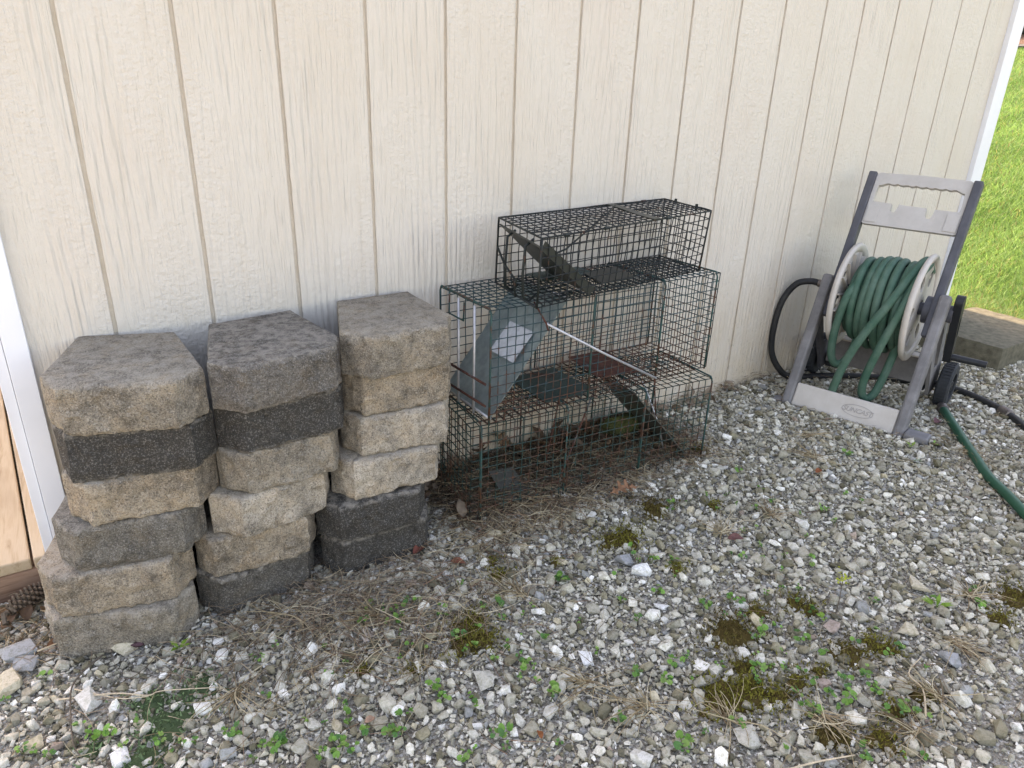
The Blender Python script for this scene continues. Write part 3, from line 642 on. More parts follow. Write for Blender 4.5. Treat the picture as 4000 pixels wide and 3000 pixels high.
# reel
VC, ZC = .262, .388
def rf(u0): return lambda p: W3(u0+p[0], VC+p[1], ZC+p[2])
def pf(u0): return lambda p: W3(u0+p[2], VC+p[0], ZC+p[1])
rim = [(0, .160), (-.002, .176), (.002, .187), (.010, .192), (.018, .189), (.021, .180), (.017, .170), (.013, .160)]
circ = lambda r, n, cx_=0, cy_=0, e=1, a0=0: [(cx_+math.cos(a0)*r*math.cos(t)-math.sin(a0)*r*e*math.sin(t), cy_+math.sin(a0)*r*math.cos(t)+math.cos(a0)*r*e*math.sin(t)) for t in np.linspace(0, 2*math.pi, n, endpoint=False)]
for u0, nh in ((.072, 8), (.318, 6)):
    fl = MB().lathe(rim, rf(u0), 64, True).build('reel_flange', M['pale'], cart, smooth=True)
    holes = [circ(.032 if nh == 6 else .027, 20, .112*math.cos(k*2*math.pi/nh), .112*math.sin(k*2*math.pi/nh), .72, k*2*math.pi/nh) for k in range(nh)]
    MB().poly([circ(.163, 64)]+holes+[circ(.03, 20)], .006, pf(u0+.005)).build('web', M['pale'], fl, origin=parent_world(fl))
    for k in range(nh*2 if nh == 8 else nh):
        t = (k+.5)*2*math.pi/(nh*2 if nh == 8 else nh); c_, s_ = math.cos(t), math.sin(t)
        def rfr(p, c_=c_, s_=s_, u0=u0): return W3(u0+p[0], VC+c_*p[1]-s_*p[2], ZC+s_*p[1]+c_*p[2])
        MB().box((.010 if nh == 8 else -.006, .05, -.002), (.022 if nh == 8 else .004, .158, .002), rfr).build('spoke_rib', M['pale'], fl, origin=parent_world(fl))
MB().lathe([(.0, .001), (.0, .055), (.232, .055), (.232, .001)], rf(.084), 32).build('drum_core', M['black'], cart, smooth=False, autos=40)
MB().lathe([(-.07, .001), (-.07, .022), (.325, .022), (.325, .03), (.375, .03), (.375, .001)], rf(.06), 24).build('axle_hub', M['upright'], cart, autos=40)
MB().lathe([(0, .001), (0, .048), (.03, .048), (.034, .04), (.034, .001)], rf(.345), 28).build('bearing_cap', M['upright'], cart, autos=40)
# crank
ck = [(.018*math.cos(t)*1.3, .03+.024*math.sin(t)) for t in np.linspace(0, math.pi, 12)]+[(-.016, -.20), (-.01, -.215), (.012, -.215), (.018, -.20)]
ca_, sa_ = math.cos(R(18)), math.sin(R(18))
def cf(p): return W3(.432+p[2], VC+.0+ca_*p[0]-sa_*p[1], ZC+.02+sa_*p[0]+ca_*p[1])
hole = circ(.010, 12, 0, .0, 4.2); hole = [(x, y-.07) for x, y in hole]
crank = MB().poly([ck, hole], .026, cf).build('crank_arm', M['black'], cart, bevel=.004)
MB().tube([cf((0, -.195, .024)), cf((0, -.195, .135))], [.0125, .0115], 14).build('crank_handle', M['black'], crank, origin=parent_world(crank), autos=40)
# wheels, axle, cross panel
for u0 in (-.050, .432):
    pr_ = [(0, .050), (0, .079), (.006, .086), (.038, .086), (.044, .079), (.044, .050)]
    wf = lambda p, u0=u0: W3(u0+p[0], .415+p[1], .086+p[2])
    wh = MB().lathe(pr_, wf, 48, True).build('wheel', M['tyre'], cart, autos=40)
    tr = MB()
    for k in range(40):
        t = 2*math.pi*k/40; c_, s_ = math.cos(t), math.sin(t)
        tr.box((.006, .085, -.0028), (.038, .0885, .0028), lambda p, c_=c_, s_=s_, u0=u0: W3(u0+p[0], .415+c_*p[1]-s_*p[2], .086+s_*p[1]+c_*p[2]))
    tr.build('tread', M['tyre'], wh, origin=parent_world(wh))
    MB().lathe([(.004, .001), (.004, .018), (.010, .02), (.012, .05), (.034, .05), (.036, .02), (.042, .018), (.042, .001)], wf, 32).build('hub', M['black'], wh, origin=parent_world(wh), autos=40)
MB().tube([W3(-.045, .415, .086), W3(.47, .415, .086)], .008, 10).build('axle', M['black'], cart)
MB().box((.03, .345, .085), (.395, .36, .205), lambda p: W3(*p)).build('cross_panel', M['leg'], cart, bevel=.004)
MB().box((.03, .30, .198), (.395, .345, .2055), lambda p: W3(*p)).build('cross_panel_lip', M['pale'], cart, bevel=.003)
MB().box((.03, .36, .06), (.08, .46, .12), lambda p: W3(*p)).build('axle_block', M['black'], cart, bevel=.004)
MB().box((.345, .36, .06), (.395, .46, .12), lambda p: W3(*p)).build('axle_block', M['black'], cart, bevel=.004)
MB().tube([W3(-.02, .235, .415), W3(.004, .235, .415)], .015, 12).build('inlet_fitting', M['brass'], cart, autos=40)

# hose wound on the reel
def coil():
    pts = []; turns = 11; rr = random.Random(3); ph = [(rr.uniform(-.012, .012), rr.uniform(0, .035), rr.uniform(-.009, .009), rr.uniform(0, 6.28)) for _ in range(turns*2+2)]
    order = [.112+i*(.19/10) for i in range(11)]
    order = order+[.295-i*.028 for i in range(7)]
    base = [.118]*11+[.143]*7
    tot = len(order); K = 40
    for k in range((tot-1)*K):
        i = k//K; f = (k % K)/K; a = 2*math.pi*f+math.pi
        lerp = lambda A, B: A+(B-A)*f
        u_ = lerp(order[i], order[i+1]); r_ = lerp(base[i], base[i+1]); j0, s0, t0, p0 = ph[i]; j1, s1, t1, p1 = ph[i+1]
        r_ += lerp(j0, j1)*.8; sag = lerp(s0, s1); u_ += lerp(t0, t1)*math.cos(a+lerp(p0, p1))*(1 if i > 10 else .3)
        u_ = min(max(u_, .107), .302)
        v_ = -math.cos(a)*r_; z_ = math.sin(a)*r_
        if z_ < 0: z_ *= 1+sag*5
        pts.append(W3(u_, VC+v_, ZC+z_))
    return pts
hz = empty('garden_hose', W3(.2, .26, .2), 'green garden hose wound loosely on the reel drum', 'hose')
MB().tube(coil(), .0140, 10).build('coil', M['hose'], hz, recalc=False, smooth=True)
s1 = crom([W3(*q) for q in [(.318, .36, .50), (.312, .27, .555), (.296, .17, .52), (.262, .095, .42), (.215, .065, .31), (.178, .058, .20), (.158, .06, .10), (.15, .075, .035), (.155, .12, .015), (.17, .18, .014)]], 8)
MB().tube(s1, .0142, 10).build('hanging_strand', M['hose'], hz, recalc=False, smooth=True)
s2 = crom([W3(*q) for q in [(.318, .30, .54), (.318, .18, .515), (.306, .105, .42), (.272, .085, .28), (.247, .09, .16), (.243, .10, .092), (.258, .115, .064), (.279, .13, .085), (.292, .16, .16), (.300, .19, .25), (.295, .22, .30)]], 8)
MB().tube(s2, .0142, 10).build('hanging_strand', M['hose'], hz, recalc=False, smooth=True)
s3 = crom([W3(*q) for q in [(.135, .16, .47), (.118, .118, .41), (.105, .115, .30), (.106, .12, .21), (.118, .13, .165), (.14, .145, .158), (.158, .17, .19), (.165, .2, .25)]], 8)
MB().tube(s3, .0140, 10).build('hanging_strand', M['hose'], hz, recalc=False, smooth=True)
# green hose end on the gravel
gp = [(2.752, -.570), (2.70, -.615), (2.569, -.739), (2.470, -.828), (2.395, -.905), (2.318, -1.0), (2.22, -1.12), (2.02, -1.32), (1.9, -1.6)]
gh = empty('garden_hose', (2.4, -.9, gz(2.4)), 'dark green garden hose end lying on the gravel at right', 'hose')
MB().tube(crom([(x, y, gz(x)+.017+.004*(i % 2)) for i, (x, y) in enumerate(gp)], 8), .0145, 12).build('tube', M['hose2'], gh, recalc=False, smooth=True)
cp = MB(); 
g0 = Vector((2.752, -.570, gz(2.75)+.017)); gd = (g0-Vector((2.70, -.615, gz(2.7)+.021))).normalized()
cpts = [g0+gd*(i*.0035-.004) for i in range(12)]; cp.tube(cpts, [.0165 if i % 2 else .0185 for i in range(12)], 16).build('coupling', M['brass'], gh, recalc=False, smooth=True)
# black supply hose
bh = empty('supply_hose', (2.9, -.4, gz(2.9)), 'black supply hose curving from the reel inlet across the gravel', 'hose')
bp = [W3(-.012, .235, .415), W3(-.05, .228, .418), W3(-.095, .21, .40), W3(-.128, .19, .33), W3(-.138, .18, .22), W3(-.132, .19, .12), W3(-.10, .215, .05), W3(-.06, .26, .014)]
bp += [Vector((x, y, gz(x)+.015)) for x, y in [(2.66, -.14), (2.76, -.20), (2.86, -.29), (2.95, -.41), (2.985, -.5), (2.962, -.627), (2.909, -.735), (2.84, -.82), (2.7, -.99), (2.62, -1.25), (2.66, -1.6), (2.8, -2.1)]]
cv = crom(bp, 8); MB().tube(cv, .0122, 10).build('tube', M['bhose'], bh, recalc=False, smooth=True)
i0 = min(range(len(cv)), key=lambda i: (cv[i]-Vector((2.925, -.70, cv[i].z))).length); c0 = cv[i0]; cd_ = (cv[i0+2]-cv[i0-2]).normalized()
MB().tube([c0+cd_*(i*.0042-.02) for i in range(12)], [.0165 if i % 2 else .019 for i in range(12)], 16).build('coupling', M['brass'], bh, recalc=False, smooth=True)

# ------------------------------------------------------------------ concrete block by the lawn, mossy rock
def lumpy(name, a, b, mat, amp, cell=.02, fr=None, sc=14.):
    m = MB(); A, B = Vector(a), Vector(b); D = B-A; nx, ny, nz = [max(2, int(x/cell)) for x in D]; idx = {}; V = []; F = []
    def vid(i, j, k):
        if (i, j, k) not in idx:
            p_ = A+Vector((D.x*i/nx, D.y*j/ny, D.z*k/nz)); ed = (i in (0, nx))+(j in (0, ny))+(k in (0, nz))
            c_ = (A+B)/2; q = p_+(c_-p_).normalized()*(.004*(ed-1)**1.5 if ed > 1 else 0)+mnoise.noise_vector(p_*sc)*amp*(1.6 if ed > 1 else 1)+mnoise.noise_vector(p_*sc*4)*amp*.4
            idx[(i, j, k)] = len(V); V.append(fr(q) if fr else q)
        return idx[(i, j, k)]
    for i in range(nx):
        for j in range(ny):
            for k in (0, nz): F.append((vid(i, j, k), vid(i+1, j, k), vid(i+1, j+1, k), vid(i, j+1, k)))
    for i in range(nx):
        for k in range(nz):
            for j in (0, ny): F.append((vid(i, j, k), vid(i+1, j, k), vid(i+1, j, k+1), vid(i, j, k+1)))
    for j in range(ny):
        for k in range(nz):
            for i in (0, nx): F.append((vid(i, j, k), vid(i, j+1, k), vid(i, j+1, k+1), vid(i, j, k+1)))
    c_ = (A+B)/2; c_.z = A.z
    return m.add(V, F).build(name, mat, origin=c_, autos=45)
tag(lumpy('concrete_slab', (3.362, -.462, .07), (3.925, -.06, .186), M['concrete'], .0022, .02), 'rough grey concrete slab at the edge of the lawn', 'slab')
I2, F2 = ico(3); V = I2*np.array([.072, .05, .05]); a = np.array([mnoise.noise_vector(Vector(p)*1.6)[:] for p in I2])*.022+np.random.default_rng(1).normal(0, .0015, V.shape)
mr = raw_mesh('mossy_rock', V+a, F2, M['mossrock']); mr.location = (1.632, -.088, gz(1.63)+.03); tag(mr, 'moss covered rock behind the lowest cage by the wall', 'rock')

# ------------------------------------------------------------------ moss, weeds, straw
def merge(name, mat, items, label, cat):
    V = []; F = []; Cc = []; o = 0
    for v, f, c in items: V.append(v); F.append(f+o); Cc.append(c); o += len(v)
    return tag(raw_mesh(name, np.vstack(V), np.vstack(F), mat, np.vstack(Cc), smooth=False), label, cat, kind='stuff')
items = []
for x, y, r in MOSS:
    left = x < .3
    n = int(58000*r*r*3.14*(1 if not left else .3))+30; q = rng.normal(0, .66, (n, 2))
    q = q[np.hypot(q[:, 0], q[:, 1]) < 2.0]; n = len(q)
    wob = 1+.35*np.sin(3*np.arctan2(q[:, 1], q[:, 0])+x*50); xy = np.c_[x+q[:, 0]*r*wob*1.15, y+q[:, 1]*r*wob]
    h = (.014 if not left else .009)*np.clip(1-np.hypot(q[:, 0], q[:, 1])**2*.5, .35, 1)+rng.uniform(-.002, .003, n)
    b = np.c_[xy, terrain(xy[:, 0], xy[:, 1])+h*.7+.004]
    L_ = rng.uniform(.004, .010, n); a = rng.uniform(0, 6.28, n); wd = rng.uniform(.0012, .0026, n)*(1.6 if left else 1)
    e = np.c_[np.cos(a), np.sin(a), np.zeros(n)]; tip = b+np.c_[rng.normal(0, .5, n)*L_, rng.normal(0, .5, n)*L_, L_*.8]
    V = np.stack([b-e*wd[:, None], b+e*wd[:, None], tip], 1).reshape(-1, 3); F = np.arange(n*3).reshape(-1, 3)
    tone = mnoise.noise(Vector((x*9, y*9, 0)))
    cA, cB = (np.array(srgb(98, 84, 50)), np.array(srgb(130, 126, 54))) if not left else (np.array(srgb(86, 104, 74)), np.array(srgb(122, 146, 102)))
    f = np.clip(.45+tone*.9+rng.normal(0, .28, n), 0, 1)[:, None]; items.append((V, F, np.repeat((cA*(1-f)+cB*f)*rng.uniform(.7, 1.2, (n, 1)), 3, 0)))
    # the cushion beneath
    k = 14; th = np.linspace(0, 2*np.pi, k, endpoint=False); ring = []
    for rr_, hh in ((.9, -.006), (.6, .003), (.3, .007)):
        w_ = 1+.3*np.sin(3*th+x*50)+.15*np.sin(7*th+y*30); ring.append(np.c_[x+np.cos(th)*r*rr_*w_*1.1, y+np.sin(th)*r*rr_*w_, np.full(k, gz(x)+hh*(.5 if left else 1))])
    V = np.vstack(ring+[np.array([[x, y, gz(x)+(.006 if left else .011)]])]); F = []
    for q_ in range(2):
        for i in range(k): a_, b_ = q_*k+i, q_*k+(i+1) % k; F += [(a_, b_, b_+k), (a_, b_+k, a_+k)]
    F += [(2*k+i, 2*k+(i+1) % k, 3*k) for i in range(k)]
    items.append((V, np.array(F), np.repeat(cA[None]*.8, len(V), 0)))
merge('moss', M['mossm'], items, 'olive and brown moss cushions between the stones', 'moss')
WEEDS = [(-.113,-.341),(-.049,-.313),(.003,-.477),(.017,-.498),(.048,-.526),(.022,-.522),(.069,-.568),(.125,-.594),(.139,-.633),(.177,-.629),(.229,-.632),(.249,-.644),(.316,-.48),(-.088,-.487),(-.066,-.501),(-.047,-.524),(.156,-.622),(.091,-.523),(.257,-.722),(.583,-.448),(.569,-.471),(.55,-.498),(.607,-.481),(.621,-.499),(.635,-.52),(.621,-.537),(.586,-.529),(.657,-.489),(.679,-.498),(.601,-.571),(.794,-.493),(.733,-.54),(.799,-.594),(.763,-.633),(.718,-.634),(.709,-.645),(.724,-.686),(.703,-.688),(.742,-.742),(.848,-.597),(.818,-.645),(.789,-.726),(.475,-.586),(.436,-.601),(.33,-.489),(.317,-.593),(.365,-.466),(.449,-.517),(.575,-.636),(.607,-.765),(.603,-.778),(.657,-.802),(.661,-.827),(.434,-.687),(.431,-.714),(.429,-.731),(.365,-.689),(.391,-.711),(.309,-.698),(.303,-.712),(.484,-.795),(.494,-.804),(.504,-.807),(.516,-.76),(.534,-.777),(.45,-.765),(.394,-.754),(.401,-.772),(.368,-.763),(.367,-.777),(.39,-.791),(.413,-.788),(.358,-.774),(.647,-.901),(.668,-.905),(.652,-.935),(.595,-.912),(.277,-.699),(.577,-.911),(.604,-.739),(.611,-.616),(.629,-.635),(.711,-.571),(.819,-.717),(.866,-.741),(1.008,-.604),(1.015,-.613),(1.131,-.659),(1.18,-.763),(1.082,-.745),(1.238,-.854),(1.076,-.808),(.958,-.753),(.789,-.76),(.793,-.789),(.799,-.806),(.758,-.813),(.788,-.832),(.936,-.843),(.965,-.923),(1.007,-.967),(1.058,-.951),(1.059,-.999),(1.09,-.945),(.797,-.871),(.785,-.888),(.866,-.991),(.738,-.977),(.929,-1.098),(1.049,-1.122),(1.316,-.888),(1.307,-.91),(1.282,-.925),(1.307,-.95),(1.302,-.963),(1.283,-.989),(1.257,-.989),(1.246,-.983),(1.253,-.903),(1.215,-1.025),(1.187,-1.049),(1.159,-1.07),(1.129,-.999),(.862,-.659),(.895,-.653),(1.254,-.74),(.982,-1.102),(.924,-1.112),(1.434,-.909),(1.471,-.932),(1.432,-.959),(1.323,-.976),(1.323,-.997),(1.394,-1.019),(1.433,-.996),(1.345,-1.035),(1.272,-1.045),(1.437,-1.107),(1.49,-1.116),(1.5,-1.166),(1.344,-1.086),(1.217,-1.06),(1.236,-1.079),(1.262,-1.102),(1.37,-1.168),(1.205,-1.126),(1.255,-1.14),(1.256,-1.164),(1.312,-1.161),(1.292,-1.179),(1.276,-1.196),(1.352,-1.196),(1.343,-1.211),(1.198,-1.177),(1.243,-1.198),(1.322,-1.244),(1.349,-1.263),(1.369,-1.27),(1.375,-1.289),(1.307,-1.263),(1.322,-1.272),(1.081,-1.2),(1.199,-1.281),(1.186,-1.29),(1.255,-1.324),(1.281,-1.346),(1.479,-1.232),(1.705,-1.113),(1.79,-1.192),(1.586,-1.049),(1.821,-1.15),(1.195,-1.156),(1.464,-1.171),(2.16,-.584),(1.781,-.473),(1.751,-.579),(1.591,-.525),(1.469,-.5),(1.444,-.526),(1.519,-.523),(1.637,-.553),(1.623,-.601),(1.655,-.64),(1.721,-.646),(1.744,-.734),(1.578,-.71),(1.54,-.699),(1.663,-.804),(1.525,-.766),(1.44,-.754),(1.451,-.777),(1.49,-.807),(1.546,-.83),(1.584,-.88),(1.243,-.667),(1.216,-.65),(1.288,-.694),(1.255,-.741),(1.183,-.761),(1.486,-.867),(1.439,-.908),(1.304,-.873),(1.242,-.853),(1.386,-.905),(1.085,-.743),(1.226,-.607),(1.939,-.736),(1.941,-.78),(1.789,-.801),(1.808,-.747),(1.563,-.591),(2.28,-.53),(2.36,-.62),(2.47,-.70),(2.3,-.74),(2.5,-.62)]
def leaf_disc(c, r, nrm, ang, col):
    n_ = Vector(nrm).normalized(); t = n_.orthogonal().normalized(); t = (t*math.cos(ang)+n_.cross(t)*math.sin(ang)); b = n_.cross(t)
    V = [Vector(c)-n_*r*.12]; k = 9
    for i in range(k):
        a = .35+(2*math.pi-.7)*i/(k-1); q = r*(1+.06*math.sin(a*3)); V.append(Vector(c)+t*math.cos(a)*q+b*math.sin(a)*q*.92+n_*r*.08)
    V.append(Vector(c)+t*r*.35)
    m = len(V)-1; F = [(0, i, i+1) for i in range(1, m-1)]+[(0, m-1, m), (0, m, 1)]
    return np.array([v[:] for v in V]), np.array(F), np.repeat(np.array([col])*random.uniform(.8, 1.2), len(V), 0)
def strand(pts, r0, r1, col):
    V = []; P_ = [Vector(p) for p in pts]; m = len(P_)
    for i, p_ in enumerate(P_):
        t = (P_[min(i+1, m-1)]-P_[max(i-1, 0)]).normalized(); nx = t.cross(Vector((0, 0, 1)))
        nx = nx.normalized() if nx.length > 1e-4 else Vector((1, 0, 0)); ny = nx.cross(t); r = r0+(r1-r0)*i/(m-1)
        V += [p_+nx*r, p_-nx*r*.5+ny*r*.87, p_-nx*r*.5-ny*r*.87]
    F = []
    for i in range(m-1):
        for k in range(3): a_, b_ = i*3+k, i*3+(k+1) % 3; F += [(a_, b_, b_+3), (a_, b_+3, a_+3)]
    return np.array([v[:] for v in V]), np.array(F), np.repeat(np.array([col]), len(V), 0)
items = []
GC = [srgb(92, 138, 62), srgb(112, 158, 72), srgb(78, 124, 66), srgb(126, 160, 84)]
for (x, y) in WEEDS:
    sz = random.choice([.6, .75, .9, 1.05, 1.2, 1.4]); base = Vector((x, y, gz(x)+.004))
    for _ in range(random.choice([2, 3, 4, 5, 6, 7])):
        a = random.uniform(0, 6.28); rr = random.uniform(.004, .012)*sz; c = Vector((x+math.cos(a)*rr, y+math.sin(a)*rr, gz(x)+random.uniform(.013, .024)))
        items.append(leaf_disc(c, random.uniform(.0036, .0062)*sz, (random.gauss(0, .35), random.gauss(-.15, .35), 1), random.uniform(0, 6.28), random.choice(GC)))
        items.append(strand([base, (base+c)/2+Vector((0, 0, .002)), c], .0005, .0004, srgb(110, 120, 70)))
for (x, y, L_, k) in [(.192, -.359, .03, 5), (1.698, -1.136, .04, 7), (2.4, -.66, .03, 5), (1.44, -1.02, .02, 6)]:
    for i in range(k):
        a = random.uniform(0, 6.28); q = Vector((math.cos(a), math.sin(a), random.uniform(.3, 1.2))).normalized(); b0 = Vector((x, y, gz(x)+.006)); sd2 = q.cross(Vector((0, 0, 1))).normalized()*.005
        V = np.array([b0[:], (b0+q*L_*.5+sd2)[:], (b0+q*L_*.5-sd2)[:], (b0+q*L_+Vector((0, 0, -.006)))[:]]); items.append((V, np.array([(0, 1, 2), (1, 3, 2)]), np.repeat(np.array([srgb(124, 160, 62)]), 4, 0)))
merge('seedlings', M['weed'], items, 'tiny green round leaved weeds sprouting through the gravel', 'weeds')
sp = empty('weed_sprout', (1.476, -1.028, gz(1.476)), 'single thin sprout with yellow green buds standing in the gravel', 'plant')
t0 = Vector((1.476, -1.028, gz(1.476))); t1 = t0+Vector((.012, .01, .095))
MB().tube([t0, t0+Vector((.003, .002, .05)), t1], [.0014, .0012, .0008], 6).build('stem', M['twig'], sp, recalc=False)
it = [leaf_disc(t1+Vector((random.gauss(0, .008), random.gauss(0, .008), random.gauss(.004, .006))), .003, (random.gauss(0, 1), random.gauss(0, 1), 1), 0, srgb(170, 178, 60)) for _ in range(26)]
V = []; F = []; Cc = []; o_ = 0
for v, f, c in it: V.append(v-np.array(t0)); F.append(f+o_); Cc.append(c); o_ += len(v)
bo = raw_mesh('buds', np.vstack(V), np.vstack(F), M['weed'], np.vstack(Cc)); bo.parent = sp
SC = [srgb(176, 158, 126), srgb(150, 130, 100), srgb(124, 104, 80), srgb(196, 182, 152), srgb(104, 84, 66), srgb(134, 104, 84)]
items = []
def rnd_straw(x, y, lo, hi, zmax, r=.0007, cols=SC, an=None, lift=0.):
    L_ = random.uniform(lo, hi); a = random.uniform(0, 6.28) if an is None else an; bend = random.gauss(0, 9.); pts = []; k = 6; px, py = x, y; z = gz(x)+.0125+random.uniform(0, zmax); dz = random.gauss(0, .12)+lift
    for i in range(k):
        pts.append((px, min(py, -.004), max(z, gz(px)+.0105))); s = L_/(k-1); px += math.cos(a)*s; py += math.sin(a)*s; z += dz*s-.35*s*s*i*8; a += bend*s
    items.append(strand(pts, r*random.uniform(.7, 1.5), r*.5, random.choice(cols)))
DKS = [srgb(110, 92, 74), srgb(84, 68, 54), srgb(132, 112, 90), srgb(160, 144, 116), srgb(72, 58, 48)]
for _ in range(3200): rnd_straw(random.uniform(.90, 1.80), -abs(random.gauss(.14, .12)), .03, .14, .022, .0009, DKS)
for _ in range(500): rnd_straw(random.uniform(.88, 1.85), random.gauss(-.30, .06), .03, .14, .02)
for _ in range(420): rnd_straw(random.gauss(1.12, .16), random.gauss(-.36, .045), .03, .11, .02)
for _ in range(560): rnd_straw(random.gauss(.5, .17), random.gauss(-.40, .07), .04, .15, .014, .0007, [srgb(150, 130, 108), srgb(124, 106, 88), srgb(172, 154, 126), srgb(100, 84, 70)])
for _ in range(420): rnd_straw(random.gauss(.62, .15), random.gauss(-.55, .08), .04, .16, .012)
for _ in range(1100): rnd_straw(random.uniform(-.2, 3.3), random.uniform(-1.5, -.05), .02, .09, .008, .0006)
for _ in range(520): rnd_straw(random.uniform(2.2, 3.3), random.uniform(-1.0, -.02), .02, .09, .01)
for _ in range(160): rnd_straw(random.uniform(1.75, 2.5), -abs(random.gauss(0, .035)), .02, .08, .03)
for _ in range(160): rnd_straw(random.uniform(-.2, .02), random.uniform(-.25, -.02), .02, .09, .012)
for (x, y) in [(.271,-.551),(.895,-.602),(1.605,-1.218),(1.789,-1.16),(1.431,-1.287),(1.66,-.696),(1.483,-.682),(2.044,-.539),(1.191,-1.196),(.583,-.491),(.925,-1.004),(.866,-.895),(1.314,-1.304),(.411,-.386),(1.042,-1.103),(2.15,-.44),(2.5,-.78)]:
    a0 = random.uniform(0, 6.28)
    for i in range(34): rnd_straw(x+random.gauss(0, .008), y+random.gauss(0, .008), .03, .12, .01, .0009, SC[:4], a0+random.gauss(0, .75)+(math.pi if random.random() < .2 else 0), .15)
merge('dry_grass', M['straw'], items, 'dry straw and dead grass stems strewn over the gravel', 'dry grass')

# ------------------------------------------------------------------ dead leaves, twigs, pine cone
def leaf_mesh(name, kind, L_, col, curl=.25):
    if kind == 'oak':
        prof = [(0, .012), (.10, .03), (.16, .16), (.20, .20), (.25, .07), (.32, .06), (.38, .30), (.44, .34), (.46, .12), (.54, .08), (.62, .30), (.70, .34), (.68, .12), (.78, .08), (.86, .17), (.88, .07), (1, .0)]
    else:
        prof = [(i/10, .24*math.sin(math.pi*(i/10)**.8)+.012*(i % 2)) for i in range(11)]
    V = []; F = []
    for i, (t, h_) in enumerate(prof):
        for s_ in (-1, -.5, 0, .5, 1):
            yy = h_*s_; V.append((t*L_, yy*L_, L_*(curl*(abs(yy)*1.6)**1.5+.10*math.sin(t*3.1)+.02*math.sin(t*9+s_*3))))
    for i in range(len(prof)-1):
        for j in range(4): F.append((i*5+j, i*5+j+1, i*5+6+j, i*5+5+j))
    V = np.array(V); F = np.array(F); tri = np.vstack([F[:, [0, 1, 2]], F[:, [0, 2, 3]]])
    cc = np.repeat(np.array([col]), len(V), 0)*np.random.default_rng(len(name)).uniform(.85, 1.15, (len(V), 1))
    return V, tri, cc
def leaf(x, y, kind, L_, col, label, group=None, z=None, rot=None):
    V, F, cc = leaf_mesh(label, kind, L_, col, .18 if 'oak leaf' in label else random.uniform(.2, .6)); o = raw_mesh('fallen_leaf', V, F, M['leafm'], cc, smooth=True)
    o.location = (x, y, (gz(x)+.016) if z is None else z); o.rotation_euler = rot or (random.gauss(0, .25), random.gauss(0, .2), random.uniform(0, 6.28)); tag(o, label, 'leaf', group or 'dead leaves on the ground')
OAK = srgb(158, 116, 88)
leaf(1.335, -.392, 'oak', .088, OAK, 'tan lobed oak leaf on the gravel in front of the lowest cage', rot=(.1, -.1, -.25), z=gz(1.35)+.03)
leaf(.745, -.335, 'round', .045, srgb(124, 72, 60), 'reddish dead leaf by the right block stack', rot=(.2, .1, .4))
leaf(.812, -.41, 'round', .04, srgb(132, 84, 66), 'small brown dead leaf between right blocks and cage corner', rot=(.2, .1, -.6))
leaf(.525, -.56, 'oak', .05, srgb(178, 164, 150), 'crumpled pale grey leaf among weeds at lower centre', rot=(.2, .2, .7))
leaf(1.475, -.705, 'round', .045, srgb(112, 78, 74), 'narrow purple brown leaf beside a dry tuft', rot=(.3, 0, -.5))
leaf(1.965, -.611, 'round', .035, srgb(138, 82, 54), 'rust brown leaf scrap in front of the hose reel', rot=(.2, 0, .1))
leaf(2.62, -.612, 'round', .05, srgb(116, 82, 84), 'purplish leaf beside the hose reel foot', rot=(.2, .1, .2))
leaf(.29, -.284, 'round', .03, srgb(140, 78, 46), 'orange brown leaf scrap between left and middle stacks', rot=(.5, .2, .9))
leaf(-.045, -.222, 'round', .04, srgb(126, 90, 64), 'curled brown leaf at the left block corner', rot=(.3, .2, .3))
leaf(.715, -.955, 'round', .025, srgb(150, 92, 58), 'tiny orange leaf at the bottom centre gravel', rot=(.3, .2, 1.3))
leaf(.453, -.752, 'round', .025, srgb(176, 140, 118), 'small pale pink leaf at lower centre', rot=(.3, .2, .2))
for i in range(46):
    x = random.uniform(.90, 1.78); leaf(x, -abs(random.gauss(.0, .05))-.012, random.choice(['round', 'oak', 'round']), random.uniform(.05, .085), random.choice([srgb(112, 88, 70), srgb(92, 74, 60), srgb(134, 108, 86), srgb(118, 100, 84)]), 'brown dead leaf in the litter between the cages and the wall', 'leaf litter along the wall', gz(x)+random.uniform(.015, .05), (random.gauss(0, .6), random.gauss(0, .5), random.uniform(0, 6.28)))
for i in range(12):
    x = random.uniform(.86, .93); leaf(x, random.uniform(-.34, -.08), 'round', random.uniform(.035, .06), random.choice([srgb(134, 118, 102), srgb(112, 92, 78)]), 'grey brown leaf in the gap between the right blocks and the lowest cage', 'leaves beside the lowest cage', gz(x)+random.uniform(.014, .04), (random.gauss(0, .5), random.gauss(0, .5), random.uniform(0, 6.28)))
for i in range(14):
    x = random.uniform(1.82, 2.25); leaf(x, -abs(random.gauss(.0, .03))-.012, 'round', random.uniform(.03, .055), random.choice([srgb(150, 134, 118), srgb(128, 110, 94)]), 'pale dead leaf at the wall base right of the cages', 'leaves at the wall base', gz(x)+random.uniform(.014, .03), (random.gauss(0, .5), random.gauss(0, .5), random.uniform(0, 6.28)))
for i in range(12):
    x = random.uniform(-.16, -.02); leaf(x, random.uniform(-.13, -.01), 'round', random.uniform(.03, .06), random.choice([srgb(110, 86, 66), srgb(84, 66, 52), srgb(140, 112, 84)]), 'dead leaf under the deck timber beside the pine cone', 'leaves below the deck', gz(x)+random.uniform(.008, .02), (random.gauss(0, .3), random.gauss(0, .3), random.uniform(0, 6.28)))
def twig(pts, r, mat, label): 
    x, y = pts[0]; q = crom([(a, b, gz(a)+.014+random.uniform(0, .008)) for a, b in pts], 5)
    o = MB().tube(q, [r*(1-.5*i/len(q)) for i in range(len(q))], 7).build('twig', mat, origin=(x, y, gz(x)), recalc=False, smooth=True); tag(o, label, 'twig', 'loose twigs and sticks')
